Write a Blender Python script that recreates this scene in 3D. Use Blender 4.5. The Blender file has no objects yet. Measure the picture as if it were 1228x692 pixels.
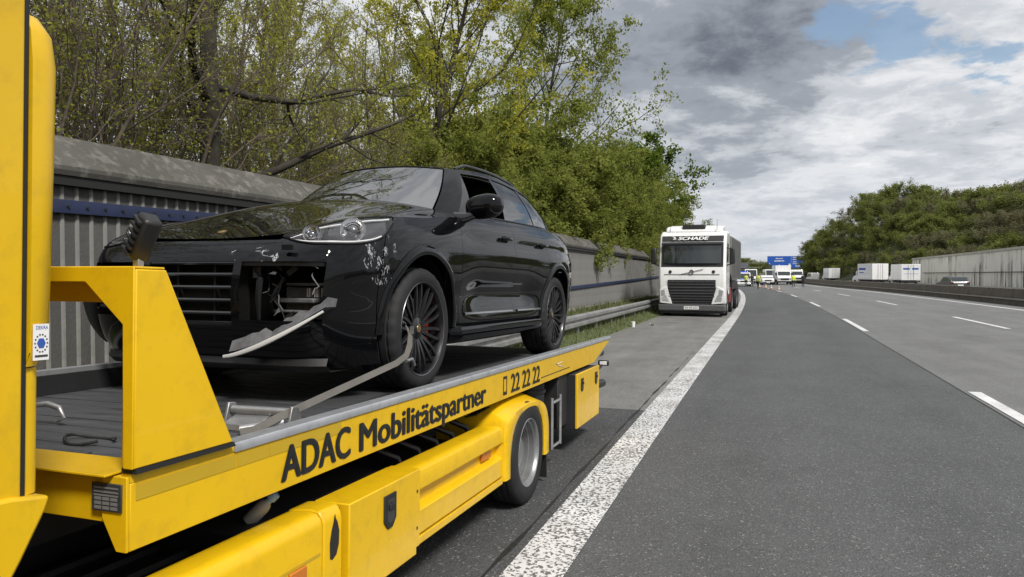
import bpy, bmesh, math, random
import numpy as np
from mathutils import Vector, Matrix

sc = bpy.context.scene
COL = sc.collection
RAD = math.radians

# ---------------------------------------------------------------- camera
CAM_H = 1.57
cam_d = bpy.data.cameras.new('camera'); cam = bpy.data.objects.new('camera', cam_d); COL.objects.link(cam)
cam.location = (0, 0, CAM_H)
cam_d.sensor_width = 36.0
cam_d.lens = 877.0 / 1228.0 * 36.0
cam_d.clip_start = 0.05; cam_d.clip_end = 6000
CAM_YAW = math.atan((920 - 614) / 877.0); CAM_PITCH = -math.atan((346 - 325) / 877.0)
cam.rotation_euler = (math.pi / 2 + CAM_PITCH, 0, CAM_YAW)
sc.camera = cam

# ---------------------------------------------------------------- sky
SUN_EL, SUN_AZ = 48.0, 128.0         # azimuth measured clockwise from +Y (the road direction)
world = bpy.data.worlds.new('World'); sc.world = world; world.use_nodes = True

def build_world():
    nt = world.node_tree; N = nt.nodes; L = nt.links
    for n in list(N): N.remove(n)
    def nd(t, **k):
        n = N.new(t)
        for a, b in k.items(): setattr(n, a, b)
        return n
    def math_(op, a, b=None, c=None, clamp=False):
        n = nd('ShaderNodeMath', operation=op); n.use_clamp = clamp
        for i, x in enumerate((a, b, c)):
            if x is None: continue
            if isinstance(x, (int, float)): n.inputs[i].default_value = x
            else: L.new(x, n.inputs[i])
        return n.outputs[0]
    def ramp(fac, stops, interp='EASE'):
        n = nd('ShaderNodeValToRGB'); n.color_ramp.interpolation = interp
        cr = n.color_ramp
        while len(cr.elements) < len(stops): cr.elements.new(0.5)
        for e, (p, c) in zip(cr.elements, stops):
            e.position = p; e.color = (*c, 1) if not isinstance(c, (int, float)) else (c, c, c, 1)
        L.new(fac, n.inputs[0]); return n.outputs[0]
    def noise(vec, scale, detail=6, rough=0.55, dist=0.0):
        n = nd('ShaderNodeTexNoise'); n.inputs['Scale'].default_value = scale; n.inputs['Detail'].default_value = detail
        n.inputs['Roughness'].default_value = rough; n.inputs['Distortion'].default_value = dist
        L.new(vec, n.inputs['Vector']); return n.outputs['Fac']
    def mixc(f, a, b):
        n = nd('ShaderNodeMix', data_type='RGBA')
        L.new(f, n.inputs[0]) if not isinstance(f, (int, float)) else None
        for i, x in ((6, a), (7, b)):
            if isinstance(x, tuple): n.inputs[i].default_value = (*x, 1)
            else: L.new(x, n.inputs[i])
        return n.outputs[2]
    tc = nd('ShaderNodeTexCoord'); d = tc.outputs['Generated']
    sep = nd('ShaderNodeSeparateXYZ'); L.new(d, sep.inputs[0])
    X, Y, Z = sep.outputs
    zc = math_('ADD', math_('MAXIMUM', Z, 0.0), 0.20)
    px = math_('DIVIDE', X, zc); py = math_('DIVIDE', Y, zc)
    comb = nd('ShaderNodeCombineXYZ'); L.new(px, comb.inputs[0]); L.new(py, comb.inputs[1]); comb.inputs[2].default_value = 3.7
    P = comb.outputs[0]
    def blob(az, el, r, soft):        # one cloud bank's own place in the sky (azimuth from +Y, clockwise)
        a, e = RAD(az), RAD(el)
        v = (math.sin(a) * math.cos(e), math.cos(a) * math.cos(e), math.sin(e))
        n = nd('ShaderNodeVectorMath', operation='DOT_PRODUCT'); L.new(d, n.inputs[0]); n.inputs[1].default_value = v
        m = nd('ShaderNodeMapRange'); m.interpolation_type = 'SMOOTHSTEP'
        L.new(n.outputs['Value'], m.inputs[0])
        m.inputs[1].default_value = math.cos(RAD(r + soft)); m.inputs[2].default_value = math.cos(RAD(max(r - soft, 0.1)))
        return m.outputs[0]
    sky = nd('ShaderNodeTexSky', sky_type='NISHITA'); sky.sun_disc = False
    sky.sun_elevation = RAD(SUN_EL); sky.sun_rotation = RAD(SUN_AZ)
    sky.air_density = 1.2; sky.dust_density = 1.5; sky.ozone_density = 1.5
    # cumulus relief, then big grey banks
    n_big = noise(P, 0.55, 4, 0.5, 0.3)
    n_mid = noise(P, 2.1, 11, 0.61, 0.35)
    n_fin = noise(P, 6.5, 9, 0.64, 0.3)
    body = math_('ADD', math_('MULTIPLY', n_mid, 0.62), math_('MULTIPLY', n_fin, 0.38))
    dark1 = blob(-9, 18, 10, 7)
    dark2 = blob(7, 24.5, 9, 5)
    dark3 = blob(-2, 13, 4.5, 3.5)
    lit = blob(13, 11, 8, 7)
    shade = math_('ADD', math_('MULTIPLY', n_big, 0.18), math_('MULTIPLY', body, 1.12))
    shade = math_('SUBTRACT', shade, math_('MULTIPLY', dark1, 0.17))
    shade = math_('SUBTRACT', shade, math_('MULTIPLY', dark2, 0.16))
    shade = math_('SUBTRACT', shade, math_('MULTIPLY', dark3, 0.08))
    shade = math_('ADD', shade, math_('MULTIPLY', lit, 0.015))
    cloud = ramp(shade, [(0.22, (0.125, 0.145, 0.18)), (0.45, (0.29, 0.315, 0.355)), (0.58, (0.50, 0.525, 0.565)), (0.72, (0.70, 0.71, 0.73)), (0.86, (0.92, 0.91, 0.89))])
    # openings to the blue
    hole = math_('MULTIPLY', blob(12.5, 15.0, 3.2, 3.0), 0.17)
    hole = math_('ADD', hole, math_('MULTIPLY', blob(6.0, 16.4, 2.4, 2.2), 0.22))
    op = math_('ADD', hole, math_('MULTIPLY', math_('SUBTRACT', 1.0, noise(P, 5.5, 8, 0.58, 0.3)), 0.72))
    m = nd('ShaderNodeMapRange'); m.interpolation_type = 'SMOOTHSTEP'; L.new(op, m.inputs[0])
    m.inputs[1].default_value = 0.51; m.inputs[2].default_value = 0.60
    blue = m.outputs[0]
    # horizon veil
    veil = ramp(Z, [(0.0, 1.0), (0.05, 0.75), (0.17, 0.0)], 'LINEAR')
    cloud2 = mixc(math_('MULTIPLY', veil, 0.55), cloud, (0.46, 0.50, 0.56))
    b1 = nd('ShaderNodeBackground'); L.new(sky.outputs[0], b1.inputs[0]); b1.inputs[1].default_value = 0.105
    b2 = nd('ShaderNodeBackground'); L.new(cloud2, b2.inputs[0]); b2.inputs[1].default_value = 0.92
    mx = nd('ShaderNodeMixShader'); L.new(math_('SUBTRACT', 1.0, math_('MULTIPLY', blue, 0.85)), mx.inputs[0])
    L.new(b1.outputs[0], mx.inputs[1]); L.new(b2.outputs[0], mx.inputs[2])
    out = nd('ShaderNodeOutputWorld'); L.new(mx.outputs[0], out.inputs[0])
build_world()

# ---------------------------------------------------------------- sun behind thin cloud, exposure
sun_d = bpy.data.lights.new('sun', 'SUN'); sun = bpy.data.objects.new('sun', sun_d); COL.objects.link(sun)
sun_d.energy = 3.3; sun_d.angle = RAD(12); sun_d.color = (1.0, 0.96, 0.90)
_a, _e = RAD(SUN_AZ), RAD(SUN_EL)
_dir = Vector((math.sin(_a) * math.cos(_e), math.cos(_a) * math.cos(_e), math.sin(_e)))
sun.rotation_euler = _dir.to_track_quat('Z', 'Y').to_euler(); sun.location = (20, -20, 30)
sc.view_settings.view_transform = 'Standard'; sc.view_settings.look = 'None'
sc.view_settings.exposure = 0.36; sc.view_settings.gamma = 1.0
sc.view_settings.use_curve_mapping = False
sc.cycles.max_bounces = 8; sc.cycles.transparent_max_bounces = 16; sc.cycles.caustics_reflective = False; sc.cycles.caustics_refractive = False
sc.cycles.use_adaptive_sampling = True; sc.cycles.use_denoising = True

# ---------------------------------------------------------------- helpers
def link(o): COL.objects.link(o); return o
def thing(name, label, cat, loc=(0, 0, 0), rot=(0, 0, 0), group=None):
    o = link(bpy.data.objects.new(name, None)); o.empty_display_size = 0.2
    o.location = loc; o.rotation_euler = rot; return tag(o, label, cat, group)
def tag(o, label, cat=None, group=None, kind=None):
    if label: o['label'] = label
    if cat: o['category'] = cat
    if group: o['group'] = group
    if kind: o['kind'] = kind
    return o
def copy_tree(o, parent=None):
    c = o.copy(); COL.objects.link(c); c.parent = parent
    for ch in o.children: copy_tree(ch, c)
    return c

def pchip(xs, ys):
    xs = np.array(xs, float); ys = np.array(ys, float); h = np.diff(xs); dl = np.diff(ys) / h
    m = np.zeros(len(xs)); m[0] = dl[0]; m[-1] = dl[-1]
    for i in range(1, len(xs) - 1):
        if dl[i-1] * dl[i] > 0:
            w1 = 2*h[i] + h[i-1]; w2 = h[i] + 2*h[i-1]; m[i] = (w1 + w2) / (w1/dl[i-1] + w2/dl[i])
    def f(x):
        x = min(max(x, xs[0]), xs[-1]); i = min(max(int(np.searchsorted(xs, x)) - 1, 0), len(xs) - 2)
        t = (x - xs[i]) / h[i]
        return float((2*t**3-3*t**2+1)*ys[i] + (t**3-2*t**2+t)*h[i]*m[i] + (-2*t**3+3*t**2)*ys[i+1] + (t**3-t**2)*h[i]*m[i+1])
    return f
def bell(x, c, s): return math.exp(-((x - c) / s) ** 2)
def sstep(a, b, x):
    t = min(max((x - a) / (b - a), 0), 1); return t*t*(3 - 2*t)
def lerp(a, b, t): return a + (b - a) * t

class MB:
    def __init__(s): s.v = []; s.f = []
    def add(s, vs, fs):
        o = len(s.v); s.v += [tuple(map(float, p)) for p in vs]; s.f += [tuple(i + o for i in f) for f in fs]; return s
    def box(s, x0, x1, y0, y1, z0, z1):
        x0, x1 = min(x0, x1), max(x0, x1); y0, y1 = min(y0, y1), max(y0, y1); z0, z1 = min(z0, z1), max(z0, z1)
        return s.add([(x0,y0,z0),(x1,y0,z0),(x1,y1,z0),(x0,y1,z0),(x0,y0,z1),(x1,y0,z1),(x1,y1,z1),(x0,y1,z1)],
                     [(0,3,2,1),(4,5,6,7),(0,1,5,4),(1,2,6,5),(2,3,7,6),(3,0,4,7)])
    def hexa(s, p): # 8 points like box order
        return s.add(p, [(0,3,2,1),(4,5,6,7),(0,1,5,4),(1,2,6,5),(2,3,7,6),(3,0,4,7)])
    def prism(s, poly, a0, a1, axis):
        n = len(poly)
        mk = {'x': lambda p, a: (a, p[0], p[1]), 'y': lambda p, a: (p[0], a, p[1]), 'z': lambda p, a: (p[0], p[1], a)}[axis]
        vs = [mk(p, a0) for p in poly] + [mk(p, a1) for p in poly]
        fs = [tuple(range(n))[::-1], tuple(range(n, 2*n))] + [(i, (i+1) % n, n+(i+1) % n, n+i) for i in range(n)]
        return s.add(vs, fs)
    def tube(s, pts, r, n=8, cap=True, squash=None):
        pts = [Vector(p) for p in pts]; m = len(pts)
        rs = r if hasattr(r, '__len__') else [r] * m
        vs = []; up0 = None
        for i, p in enumerate(pts):
            t = (pts[min(i+1, m-1)] - pts[max(i-1, 0)]).normalized()
            if up0 is None:
                up0 = Vector((0, 0, 1)) if abs(t.z) < 0.9 else Vector((1, 0, 0))
            a = t.cross(up0).normalized(); b = a.cross(t).normalized(); up0 = b
            for k in range(n):
                an = 2*math.pi*k/n
                ca, sa = math.cos(an), math.sin(an)
                if squash: ca *= squash[0]; sa *= squash[1]
                vs.append(p + a*ca*rs[i] + b*sa*rs[i])
        fs = [(i*n+k, i*n+(k+1) % n, (i+1)*n+(k+1) % n, (i+1)*n+k) for i in range(m-1) for k in range(n)]
        if cap: fs += [tuple(range(n))[::-1], tuple(range((m-1)*n, m*n))]
        return s.add(vs, fs)
    def lathe(s, prof, c=(0, 0, 0), axis='x', n=32, close=False):
        vs = []; m = len(prof)
        for r, h in prof:
            for k in range(n):
                a = 2*math.pi*k/n; ca, sa = math.cos(a)*r, math.sin(a)*r
                vs.append({'x': (c[0]+h, c[1]+ca, c[2]+sa), 'y': (c[0]+sa, c[1]+h, c[2]+ca), 'z': (c[0]+ca, c[1]+sa, c[2]+h)}[axis])
        fs = []
        for i in range(m - (0 if close else 1)):
            j = (i+1) % m
            for k in range(n): fs.append((i*n+k, i*n+(k+1) % n, j*n+(k+1) % n, j*n+k))
        return s.add(vs, fs)
    def grid(s, P, flip=False):
        a, b = len(P), len(P[0]); vs = [p for row in P for p in row]; fs = []
        for i in range(a-1):
            for j in range(b-1):
                q = (i*b+j, i*b+j+1, (i+1)*b+j+1, (i+1)*b+j); fs.append(q[::-1] if flip else q)
        return s.add(vs, fs)
    def mirrored(s):
        m = MB(); m.v = [(-x, y, z) for x, y, z in s.v]; m.f = [f[::-1] for f in s.f]; return m
    def mesh(s, name, angle=35, mat=None, recalc=False, weld=False):
        me = bpy.data.meshes.new(name); me.from_pydata(s.v, [], s.f); me.update()
        if weld or recalc:
            bm = bmesh.new(); bm.from_mesh(me)
            if weld: bmesh.ops.remove_doubles(bm, verts=bm.verts, dist=1e-4)
            if recalc: bmesh.ops.recalc_face_normals(bm, faces=bm.faces)
            bm.to_mesh(me); bm.free()
        if angle:
            me.polygons.foreach_set('use_smooth', [True] * len(me.polygons)); me.set_sharp_from_angle(angle=RAD(angle))
        if mat: me.materials.append(mat)
        return me
    def build(s, name, mat, parent=None, angle=35, bevel=0, seg=2, solid=0, recalc=True, weld=False, loc=None, rot=None):
        o = link(bpy.data.objects.new(name, s.mesh(name, angle, mat, recalc, weld)))
        if parent: o.parent = parent
        if loc: o.location = loc
        if rot: o.rotation_euler = rot
        if solid:
            m = o.modifiers.new('thickness', 'SOLIDIFY'); m.thickness = solid; m.offset = -1
            if angle: e = o.modifiers.new('crisp', 'EDGE_SPLIT'); e.split_angle = RAD(angle)
        if bevel:
            m = o.modifiers.new('edge', 'BEVEL'); m.width = bevel; m.segments = seg; m.limit_method = 'ANGLE'; m.angle_limit = RAD(40)
            m.harden_normals = False
        return o

MATS = {}
def mat(name, col, rough=0.5, metal=0.0, coat=0.0, spec=0.5, var=0.0, vscale=6.0, bump=0.0, bscale=40.0, rvar=0.0, emit=None, dirt=None, stretch=(1, 1, 1)):
    """principled material; var = relative colour variation, bump = fine relief, dirt = (colour, amount, scale)"""
    if name in MATS: return MATS[name]
    m = bpy.data.materials.new(name); m.use_nodes = True; nt = m.node_tree; b = nt.nodes['Principled BSDF']
    b.inputs['Base Color'].default_value = (*col, 1); b.inputs['Roughness'].default_value = rough; b.inputs['Metallic'].default_value = metal
    b.inputs['Coat Weight'].default_value = coat; b.inputs['Coat Roughness'].default_value = 0.04; b.inputs['Specular IOR Level'].default_value = spec
    if emit: b.inputs['Emission Color'].default_value = (*emit[0], 1); b.inputs['Emission Strength'].default_value = emit[1]
    if var or bump or rvar or dirt:
        tc = nt.nodes.new('ShaderNodeTexCoord'); mp = nt.nodes.new('ShaderNodeMapping'); nt.links.new(tc.outputs['Object'], mp.inputs[0])
        mp.inputs['Scale'].default_value = stretch
        def noise(sc_, det=5, ro=0.6):
            n = nt.nodes.new('ShaderNodeTexNoise'); n.inputs['Scale'].default_value = sc_; n.inputs['Detail'].default_value = det; n.inputs['Roughness'].default_value = ro
            nt.links.new(mp.outputs[0], n.inputs['Vector']); return n.outputs['Fac']
        cur = None
        if var:
            r = nt.nodes.new('ShaderNodeMapRange'); nt.links.new(noise(vscale), r.inputs[0]); r.inputs[1].default_value = 0.25; r.inputs[2].default_value = 0.75
            r.inputs[3].default_value = 1 - var; r.inputs[4].default_value = 1 + var
            mx = nt.nodes.new('ShaderNodeVectorMath'); mx.operation = 'SCALE'; mx.inputs[0].default_value = col; nt.links.new(r.outputs[0], mx.inputs['Scale'])
            cur = mx.outputs[0]
        if dirt:
            dc, amt, ds = dirt
            r = nt.nodes.new('ShaderNodeMapRange'); nt.links.new(noise(ds, 8, 0.7), r.inputs[0]); r.inputs[1].default_value = 0.5; r.inputs[2].default_value = 0.72
            r.inputs[4].default_value = amt
            mx = nt.nodes.new('ShaderNodeMix'); mx.data_type = 'RGBA'; nt.links.new(r.outputs[0], mx.inputs[0])
            if cur: nt.links.new(cur, mx.inputs[6])
            else: mx.inputs[6].default_value = (*col, 1)
            mx.inputs[7].default_value = (*dc, 1); cur = mx.outputs[2]
        if cur: nt.links.new(cur, b.inputs['Base Color'])
        if rvar:
            r = nt.nodes.new('ShaderNodeMapRange'); nt.links.new(noise(vscale * 1.7), r.inputs[0]); r.inputs[1].default_value = 0.3; r.inputs[2].default_value = 0.7
            r.inputs[3].default_value = max(rough - rvar, 0.02); r.inputs[4].default_value = min(rough + rvar, 1); nt.links.new(r.outputs[0], b.inputs['Roughness'])
        if bump:
            bp = nt.nodes.new('ShaderNodeBump'); bp.inputs['Strength'].default_value = bump; bp.inputs['Distance'].default_value = 0.01
            nt.links.new(noise(bscale, 6, 0.65), bp.inputs['Height']); nt.links.new(bp.outputs[0], b.inputs['Normal'])
    MATS[name] = m; return m
def glass(name, tint, refl_ior=1.6, see=0.5, rough=0.0):
    """window glass: mirror-like at grazing angles, else a tinted see-through sheet"""
    if name in MATS: return MATS[name]
    m = bpy.data.materials.new(name); m.use_nodes = True; nt = m.node_tree
    for n in list(nt.nodes): nt.nodes.remove(n)
    tr = nt.nodes.new('ShaderNodeBsdfTransparent'); tr.inputs[0].default_value = (*[c * see for c in tint], 1)
    gl = nt.nodes.new('ShaderNodeBsdfGlossy'); gl.inputs['Roughness'].default_value = rough; gl.inputs[0].default_value = (1, 1, 1, 1)
    fr = nt.nodes.new('ShaderNodeFresnel'); fr.inputs[0].default_value = refl_ior
    mx = nt.nodes.new('ShaderNodeMixShader'); nt.links.new(fr.outputs[0], mx.inputs[0]); nt.links.new(tr.outputs[0], mx.inputs[1]); nt.links.new(gl.outputs[0], mx.inputs[2])
    out = nt.nodes.new('ShaderNodeOutputMaterial'); nt.links.new(mx.outputs[0], out.inputs[0])
    MATS[name] = m; return m

def text_mesh(s, size, bold=0.0, sx=1.0, depth=0.0015, shear=0.0, res=4):
    cu = bpy.data.curves.new('lettering', 'FONT'); cu.body = s; cu.size = size; cu.offset = bold; cu.extrude = depth; cu.shear = shear; cu.resolution_u = res
    o = link(bpy.data.objects.new('lettering', cu)); bpy.context.view_layer.update()
    dg = bpy.context.evaluated_depsgraph_get(); me = bpy.data.meshes.new_from_object(o.evaluated_get(dg))
    COL.objects.unlink(o); bpy.data.objects.remove(o)
    for v in me.vertices: v.co.x *= sx
    return me
def letters(s, name, material, parent, origin, xdir, updir, height, width=None, bold=0.0, shear=0.0):
    """flat lettering: cap height 'height', total width 'width', starting at origin, running along xdir"""
    me = text_mesh(s, 1.0, 0.0, 1.0, 0.0, shear)
    co = np.array([v.co[:] for v in me.vertices]); fs = [tuple(p.vertices) for p in me.polygons]; bpy.data.meshes.remove(me)
    ref = text_mesh('A', 1.0, 0, 1.0, 0.0); rc = np.array([v.co[:] for v in ref.vertices]); cap = rc[:, 1].max() - rc[:, 1].min(); bpy.data.meshes.remove(ref)
    k = height / cap; kx = k if width is None else width / (co[:, 0].max() - co[:, 0].min() + 2 * bold)
    co[:, 0] -= co[:, 0].min() - bold
    X = Vector(xdir).normalized(); U = Vector(updir).normalized(); O = Vector(origin); Nn = X.cross(U)
    mb = MB(); offs = [(0, 0)] if not bold else [(-bold, 0), (-bold * .5, bold * .4), (0, -bold * .4), (bold * .5, bold * .4), (bold, 0)]
    for i, (dx, dy) in enumerate(offs): mb.add([O + X * ((c[0] + dx) * kx) + U * ((c[1] + dy) * k) + Nn * (.00035 * i) for c in co], fs)
    o = link(bpy.data.objects.new(name, mb.mesh(name, None, material))); o.parent = parent; return o

# ---------------------------------------------------------------- the lie of the land
def gz(y): return -0.006 * max(0.0, min(y, 108.0) - 8.0) - 0.010 * max(0.0, min(y, 330.0) - 150.0)
def dev(y): return -0.00055 * max(0.0, y - 25.0) ** 2 if y < 260 else -0.00055 * 235 ** 2 - 0.2585 * (y - 260)
def RP(x, y, h=0.0): return (x + dev(y), y, gz(y) + h)
# ================================================================ road, verges, walls
def node_mat(name):
    m = bpy.data.materials.new(name); m.use_nodes = True; nt = m.node_tree; return m, nt, nt.nodes['Principled BSDF']
def asphalt(name, col, speck=0.5, patch=0.18, rough=0.82):
    m, nt, b = node_mat(name); L = nt.links; N = nt.nodes
    tc = N.new('ShaderNodeTexCoord'); P = tc.outputs['Object']
    def noise(s, d=4, r=0.6, vec=P):
        n = N.new('ShaderNodeTexNoise'); n.inputs['Scale'].default_value = s; n.inputs['Detail'].default_value = d; n.inputs['Roughness'].default_value = r; L.new(vec, n.inputs['Vector']); return n.outputs['Fac']
    def mr(x, a, b_, c, d):
        n = N.new('ShaderNodeMapRange'); L.new(x, n.inputs[0])
        for i, v in enumerate((a, b_, c, d)): n.inputs[i + 1].default_value = v
        return n.outputs[0]
    def mul(a, c):
        n = N.new('ShaderNodeMath'); n.operation = 'MULTIPLY'; L.new(a, n.inputs[0]); L.new(c, n.inputs[1]); return n.outputs[0]
    vo = N.new('ShaderNodeTexVoronoi'); vo.inputs['Scale'].default_value = 95; L.new(P, vo.inputs['Vector'])
    sepc = N.new('ShaderNodeSeparateColor'); L.new(vo.outputs['Color'], sepc.inputs[0])
    stone = mr(sepc.outputs[0], 0.0, 1.0, 1 - speck * 0.55, 1 + speck * 0.55)
    bright = N.new('ShaderNodeMath'); bright.operation = 'GREATER_THAN'; L.new(sepc.outputs[1], bright.inputs[0]); bright.inputs[1].default_value = 0.965
    mp = N.new('ShaderNodeMapping'); mp.inputs['Scale'].default_value = (1.0, 0.10, 1.0); L.new(P, mp.inputs[0])
    f = mul(stone, mr(noise(0.7, 5, 0.65), .3, .7, 1 - patch, 1 + patch))
    f = mul(f, mr(noise(1.6, 4, 0.6, mp.outputs[0]), .3, .7, 1 - patch * .8, 1 + patch * .8))
    f = mul(f, mr(noise(30, 3, .6), .3, .7, .9, 1.1))
    f = mul(f, mr(noise(5.5, 6, .7), .3, .7, .92, 1.08))
    # oil and tyre stains, stretched along the driving direction
    mp2 = N.new('ShaderNodeMapping'); mp2.inputs['Scale'].default_value = (1.0, 0.30, 1.0); L.new(P, mp2.inputs[0])
    f = mul(f, mr(noise(.9, 7, .72, mp2.outputs[0]), .54, .70, 1.0, .80))
    # polished wheel tracks: a slow wave across the lane
    sx = N.new('ShaderNodeSeparateXYZ'); L.new(P, sx.inputs[0])
    sn = N.new('ShaderNodeMath'); sn.operation = 'SINE'; ml = N.new('ShaderNodeMath'); ml.operation = 'MULTIPLY'; L.new(sx.outputs[0], ml.inputs[0]); ml.inputs[1].default_value = 3.35; L.new(ml.outputs[0], sn.inputs[0])
    f = mul(f, mr(sn.outputs[0], -1, 1, .965, 1.035))
    sc_ = N.new('ShaderNodeVectorMath'); sc_.operation = 'SCALE'; sc_.inputs[0].default_value = col; L.new(f, sc_.inputs['Scale'])
    mx = N.new('ShaderNodeMix'); mx.data_type = 'RGBA'; L.new(mul(bright.outputs[0], mr(noise(60), .4, .6, .2, .7)), mx.inputs[0]); L.new(sc_.outputs[0], mx.inputs[6]); mx.inputs[7].default_value = (.30, .29, .28, 1)
    L.new(mx.outputs[2], b.inputs['Base Color']); b.inputs['Roughness'].default_value = rough; b.inputs['Specular IOR Level'].default_value = 0.35
    bp = N.new('ShaderNodeBump'); bp.inputs['Strength'].default_value = 0.7; bp.inputs['Distance'].default_value = 0.006
    L.new(vo.outputs['Distance'], bp.inputs['Height']); L.new(bp.outputs[0], b.inputs['Normal'])
    return m
M_ASD = asphalt('asphalt_dark', (0.080, 0.082, 0.084), 0.36, 0.10)
M_ASL = asphalt('asphalt_light', (0.142, 0.143, 0.141), 0.28, 0.12)
M_ASS = asphalt('asphalt_shoulder', (0.155, 0.153, 0.145), 0.34, 0.20)
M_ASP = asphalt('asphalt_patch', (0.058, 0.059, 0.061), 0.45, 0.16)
M_SEAM = mat('bitumen_seam', (0.012, 0.012, 0.012), 0.6, var=0.4, vscale=20)
def line_mat(name, gaps):
    m, nt, b = node_mat(name); L = nt.links; N = nt.nodes
    tc = N.new('ShaderNodeTexCoord'); P = tc.outputs['Object']
    vo = N.new('ShaderNodeTexNoise'); vo.inputs['Scale'].default_value = 46; vo.inputs['Detail'].default_value = 2.5; vo.inputs['Roughness'].default_value = .55; L.new(P, vo.inputs['Vector'])
    wn = N.new('ShaderNodeTexNoise'); wn.inputs['Scale'].default_value = 1.7; wn.inputs['Detail'].default_value = 5; L.new(P, wn.inputs['Vector'])
    ws = N.new('ShaderNodeMath'); ws.operation = 'MULTIPLY_ADD'; L.new(wn.outputs['Fac'], ws.inputs[0]); ws.inputs[1].default_value = .22; ws.inputs[2].default_value = -.11
    ad = N.new('ShaderNodeMath'); ad.operation = 'ADD'; L.new(vo.outputs['Fac'], ad.inputs[0]); L.new(ws.outputs[0], ad.inputs[1])
    r = N.new('ShaderNodeMapRange'); L.new(ad.outputs[0], r.inputs[0]); r.inputs[1].default_value = gaps - .03; r.inputs[2].default_value = gaps + .03
    n2 = N.new('ShaderNodeTexNoise'); n2.inputs['Scale'].default_value = 2.5; n2.inputs['Detail'].default_value = 6; L.new(P, n2.inputs['Vector'])
    r2 = N.new('ShaderNodeMapRange'); L.new(n2.outputs['Fac'], r2.inputs[0]); r2.inputs[1].default_value = .3; r2.inputs[2].default_value = .7; r2.inputs[3].default_value = .50; r2.inputs[4].default_value = .66
    cc = N.new('ShaderNodeCombineColor')
    for i in range(3): L.new(r2.outputs[0], cc.inputs[i])
    mx = N.new('ShaderNodeMix'); mx.data_type = 'RGBA'; L.new(r.outputs[0], mx.inputs[0]); mx.inputs[6].default_value = (.13, .128, .122, 1); L.new(cc.outputs[0], mx.inputs[7])
    L.new(mx.outputs[2], b.inputs['Base Color']); b.inputs['Roughness'].default_value = .75
    bp = N.new('ShaderNodeBump'); bp.inputs['Strength'].default_value = 1.0; bp.inputs['Distance'].default_value = .012; L.new(r.outputs[0], bp.inputs['Height']); L.new(bp.outputs[0], b.inputs['Normal'])
    return m
M_LINE = line_mat('structured_white_line', .445); M_DASH = line_mat('white_line', .33)
M_SOIL = mat('verge_soil', (0.075, 0.075, 0.035), 0.95, var=0.45, vscale=2.5, bump=0.6, bscale=12)
M_CONC = mat('weathered_concrete', (0.17, 0.165, 0.15), 0.9, var=0.3, vscale=2.2, bump=0.3, bscale=40, dirt=((0.045, 0.045, 0.035), 0.8, 3))

YS = list(np.r_[np.arange(-25, 40, 2.0), np.arange(40, 130, 3.0), np.arange(130, 620, 12.0)])
def strip(name, xa, xb, h, m, y0=-25, y1=610, step=None):
    ys = [y for y in YS if y0 < y < y1]; ys = [y0] + ys + [y1]
    fa = xa if callable(xa) else (lambda y: xa); fb = xb if callable(xb) else (lambda y: xb)
    o = MB().grid([[RP(fa(y), y, h), RP(fb(y), y, h)] for y in ys], flip=True).build(name, m, None, angle=None, recalc=False)
    return tag(o, None, kind='structure')
# ground sheet out to the horizon
g = MB()
xs = [-3000, -400, -120, -40, -14, -7.5, -5.6, -5.2, -4.6, -3.86, -3.7, 12, 13.5, 26, 28.5, 40, 120, 400, 3000]
def ground_h(x, y):
    if x <= -7.5: return .55
    if x < -3.8: return .02 + .42 * sstep(-3.9, -5.4, x) if x > -5.5 else .44
    return -.03
gy = sorted(set(YS + [-3000, -600, -120, 900, 1500, 3500]))
def gp(x, y):
    d = dev(y) if abs(x) < 130 and y < 620 else (dev(min(y, 620)) if abs(x) < 130 else 0)
    return (x + d, y, gz(y) + ground_h(x, y))
g.grid([[gp(x, y) for x in xs] for y in gy], flip=True)
ground = g.build('ground', mat('field_grass', (0.060, 0.075, 0.022), 0.95, var=0.5, vscale=0.8, bump=0.5, bscale=6), None, angle=None, recalc=False); ground['kind'] = 'structure'
strip('hard_shoulder', -3.86, -1.12, 0.0, M_ASS, 8.25, 610)
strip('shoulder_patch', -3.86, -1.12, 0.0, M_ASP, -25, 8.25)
strip('carriageway', -1.12, 2.44, 0.0, M_ASD)
strip('fast_lanes', 2.44, 12.25, 0.0, M_ASL)
strip('lane_joint', 2.43, 2.45, .003, M_SEAM, -25, 120)
strip('opposite_carriageway', 13.35, 27.2, 0.0, M_ASL)
wob = lambda y, k: .012 * math.sin(y * 3.1 + k) + .009 * math.sin(y * 7.7 + 2 * k)
ysm = np.arange(-4, 15, .12)
tag(MB().grid([[RP(-1.372 + .6 * wob(y, 0), y, .004), RP(-1.372 + .020 * (1 - sstep(9, 15, y)) + .6 * wob(y, 1.3), y, .004)] for y in ysm], flip=True).build('road_seam', M_SEAM, None, angle=None, recalc=False), None, kind='structure')
strip('edge_line', -1.285, -.975, .006, M_LINE)
for i, y0 in enumerate([5.0, 22.1, 39.2, 56.5, 73.5, 90.5]): strip('lane_dash', 2.50, 2.65, .006, M_DASH, y0, y0 + 6)
for i, y0 in enumerate([6.6, 24.6, 42.6, 60.4, 78, 96]): strip('lane_dash', 6.50, 6.66, .006, M_DASH, y0, y0 + 6.5)
strip('median_line', 10.75, 10.97, .006, M_DASH)
for x in (17.2, 21.0):
    for y0 in range(60, 190, 18): strip('lane_dash', x, x + .15, .006, M_DASH, y0, y0 + 6)

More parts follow.
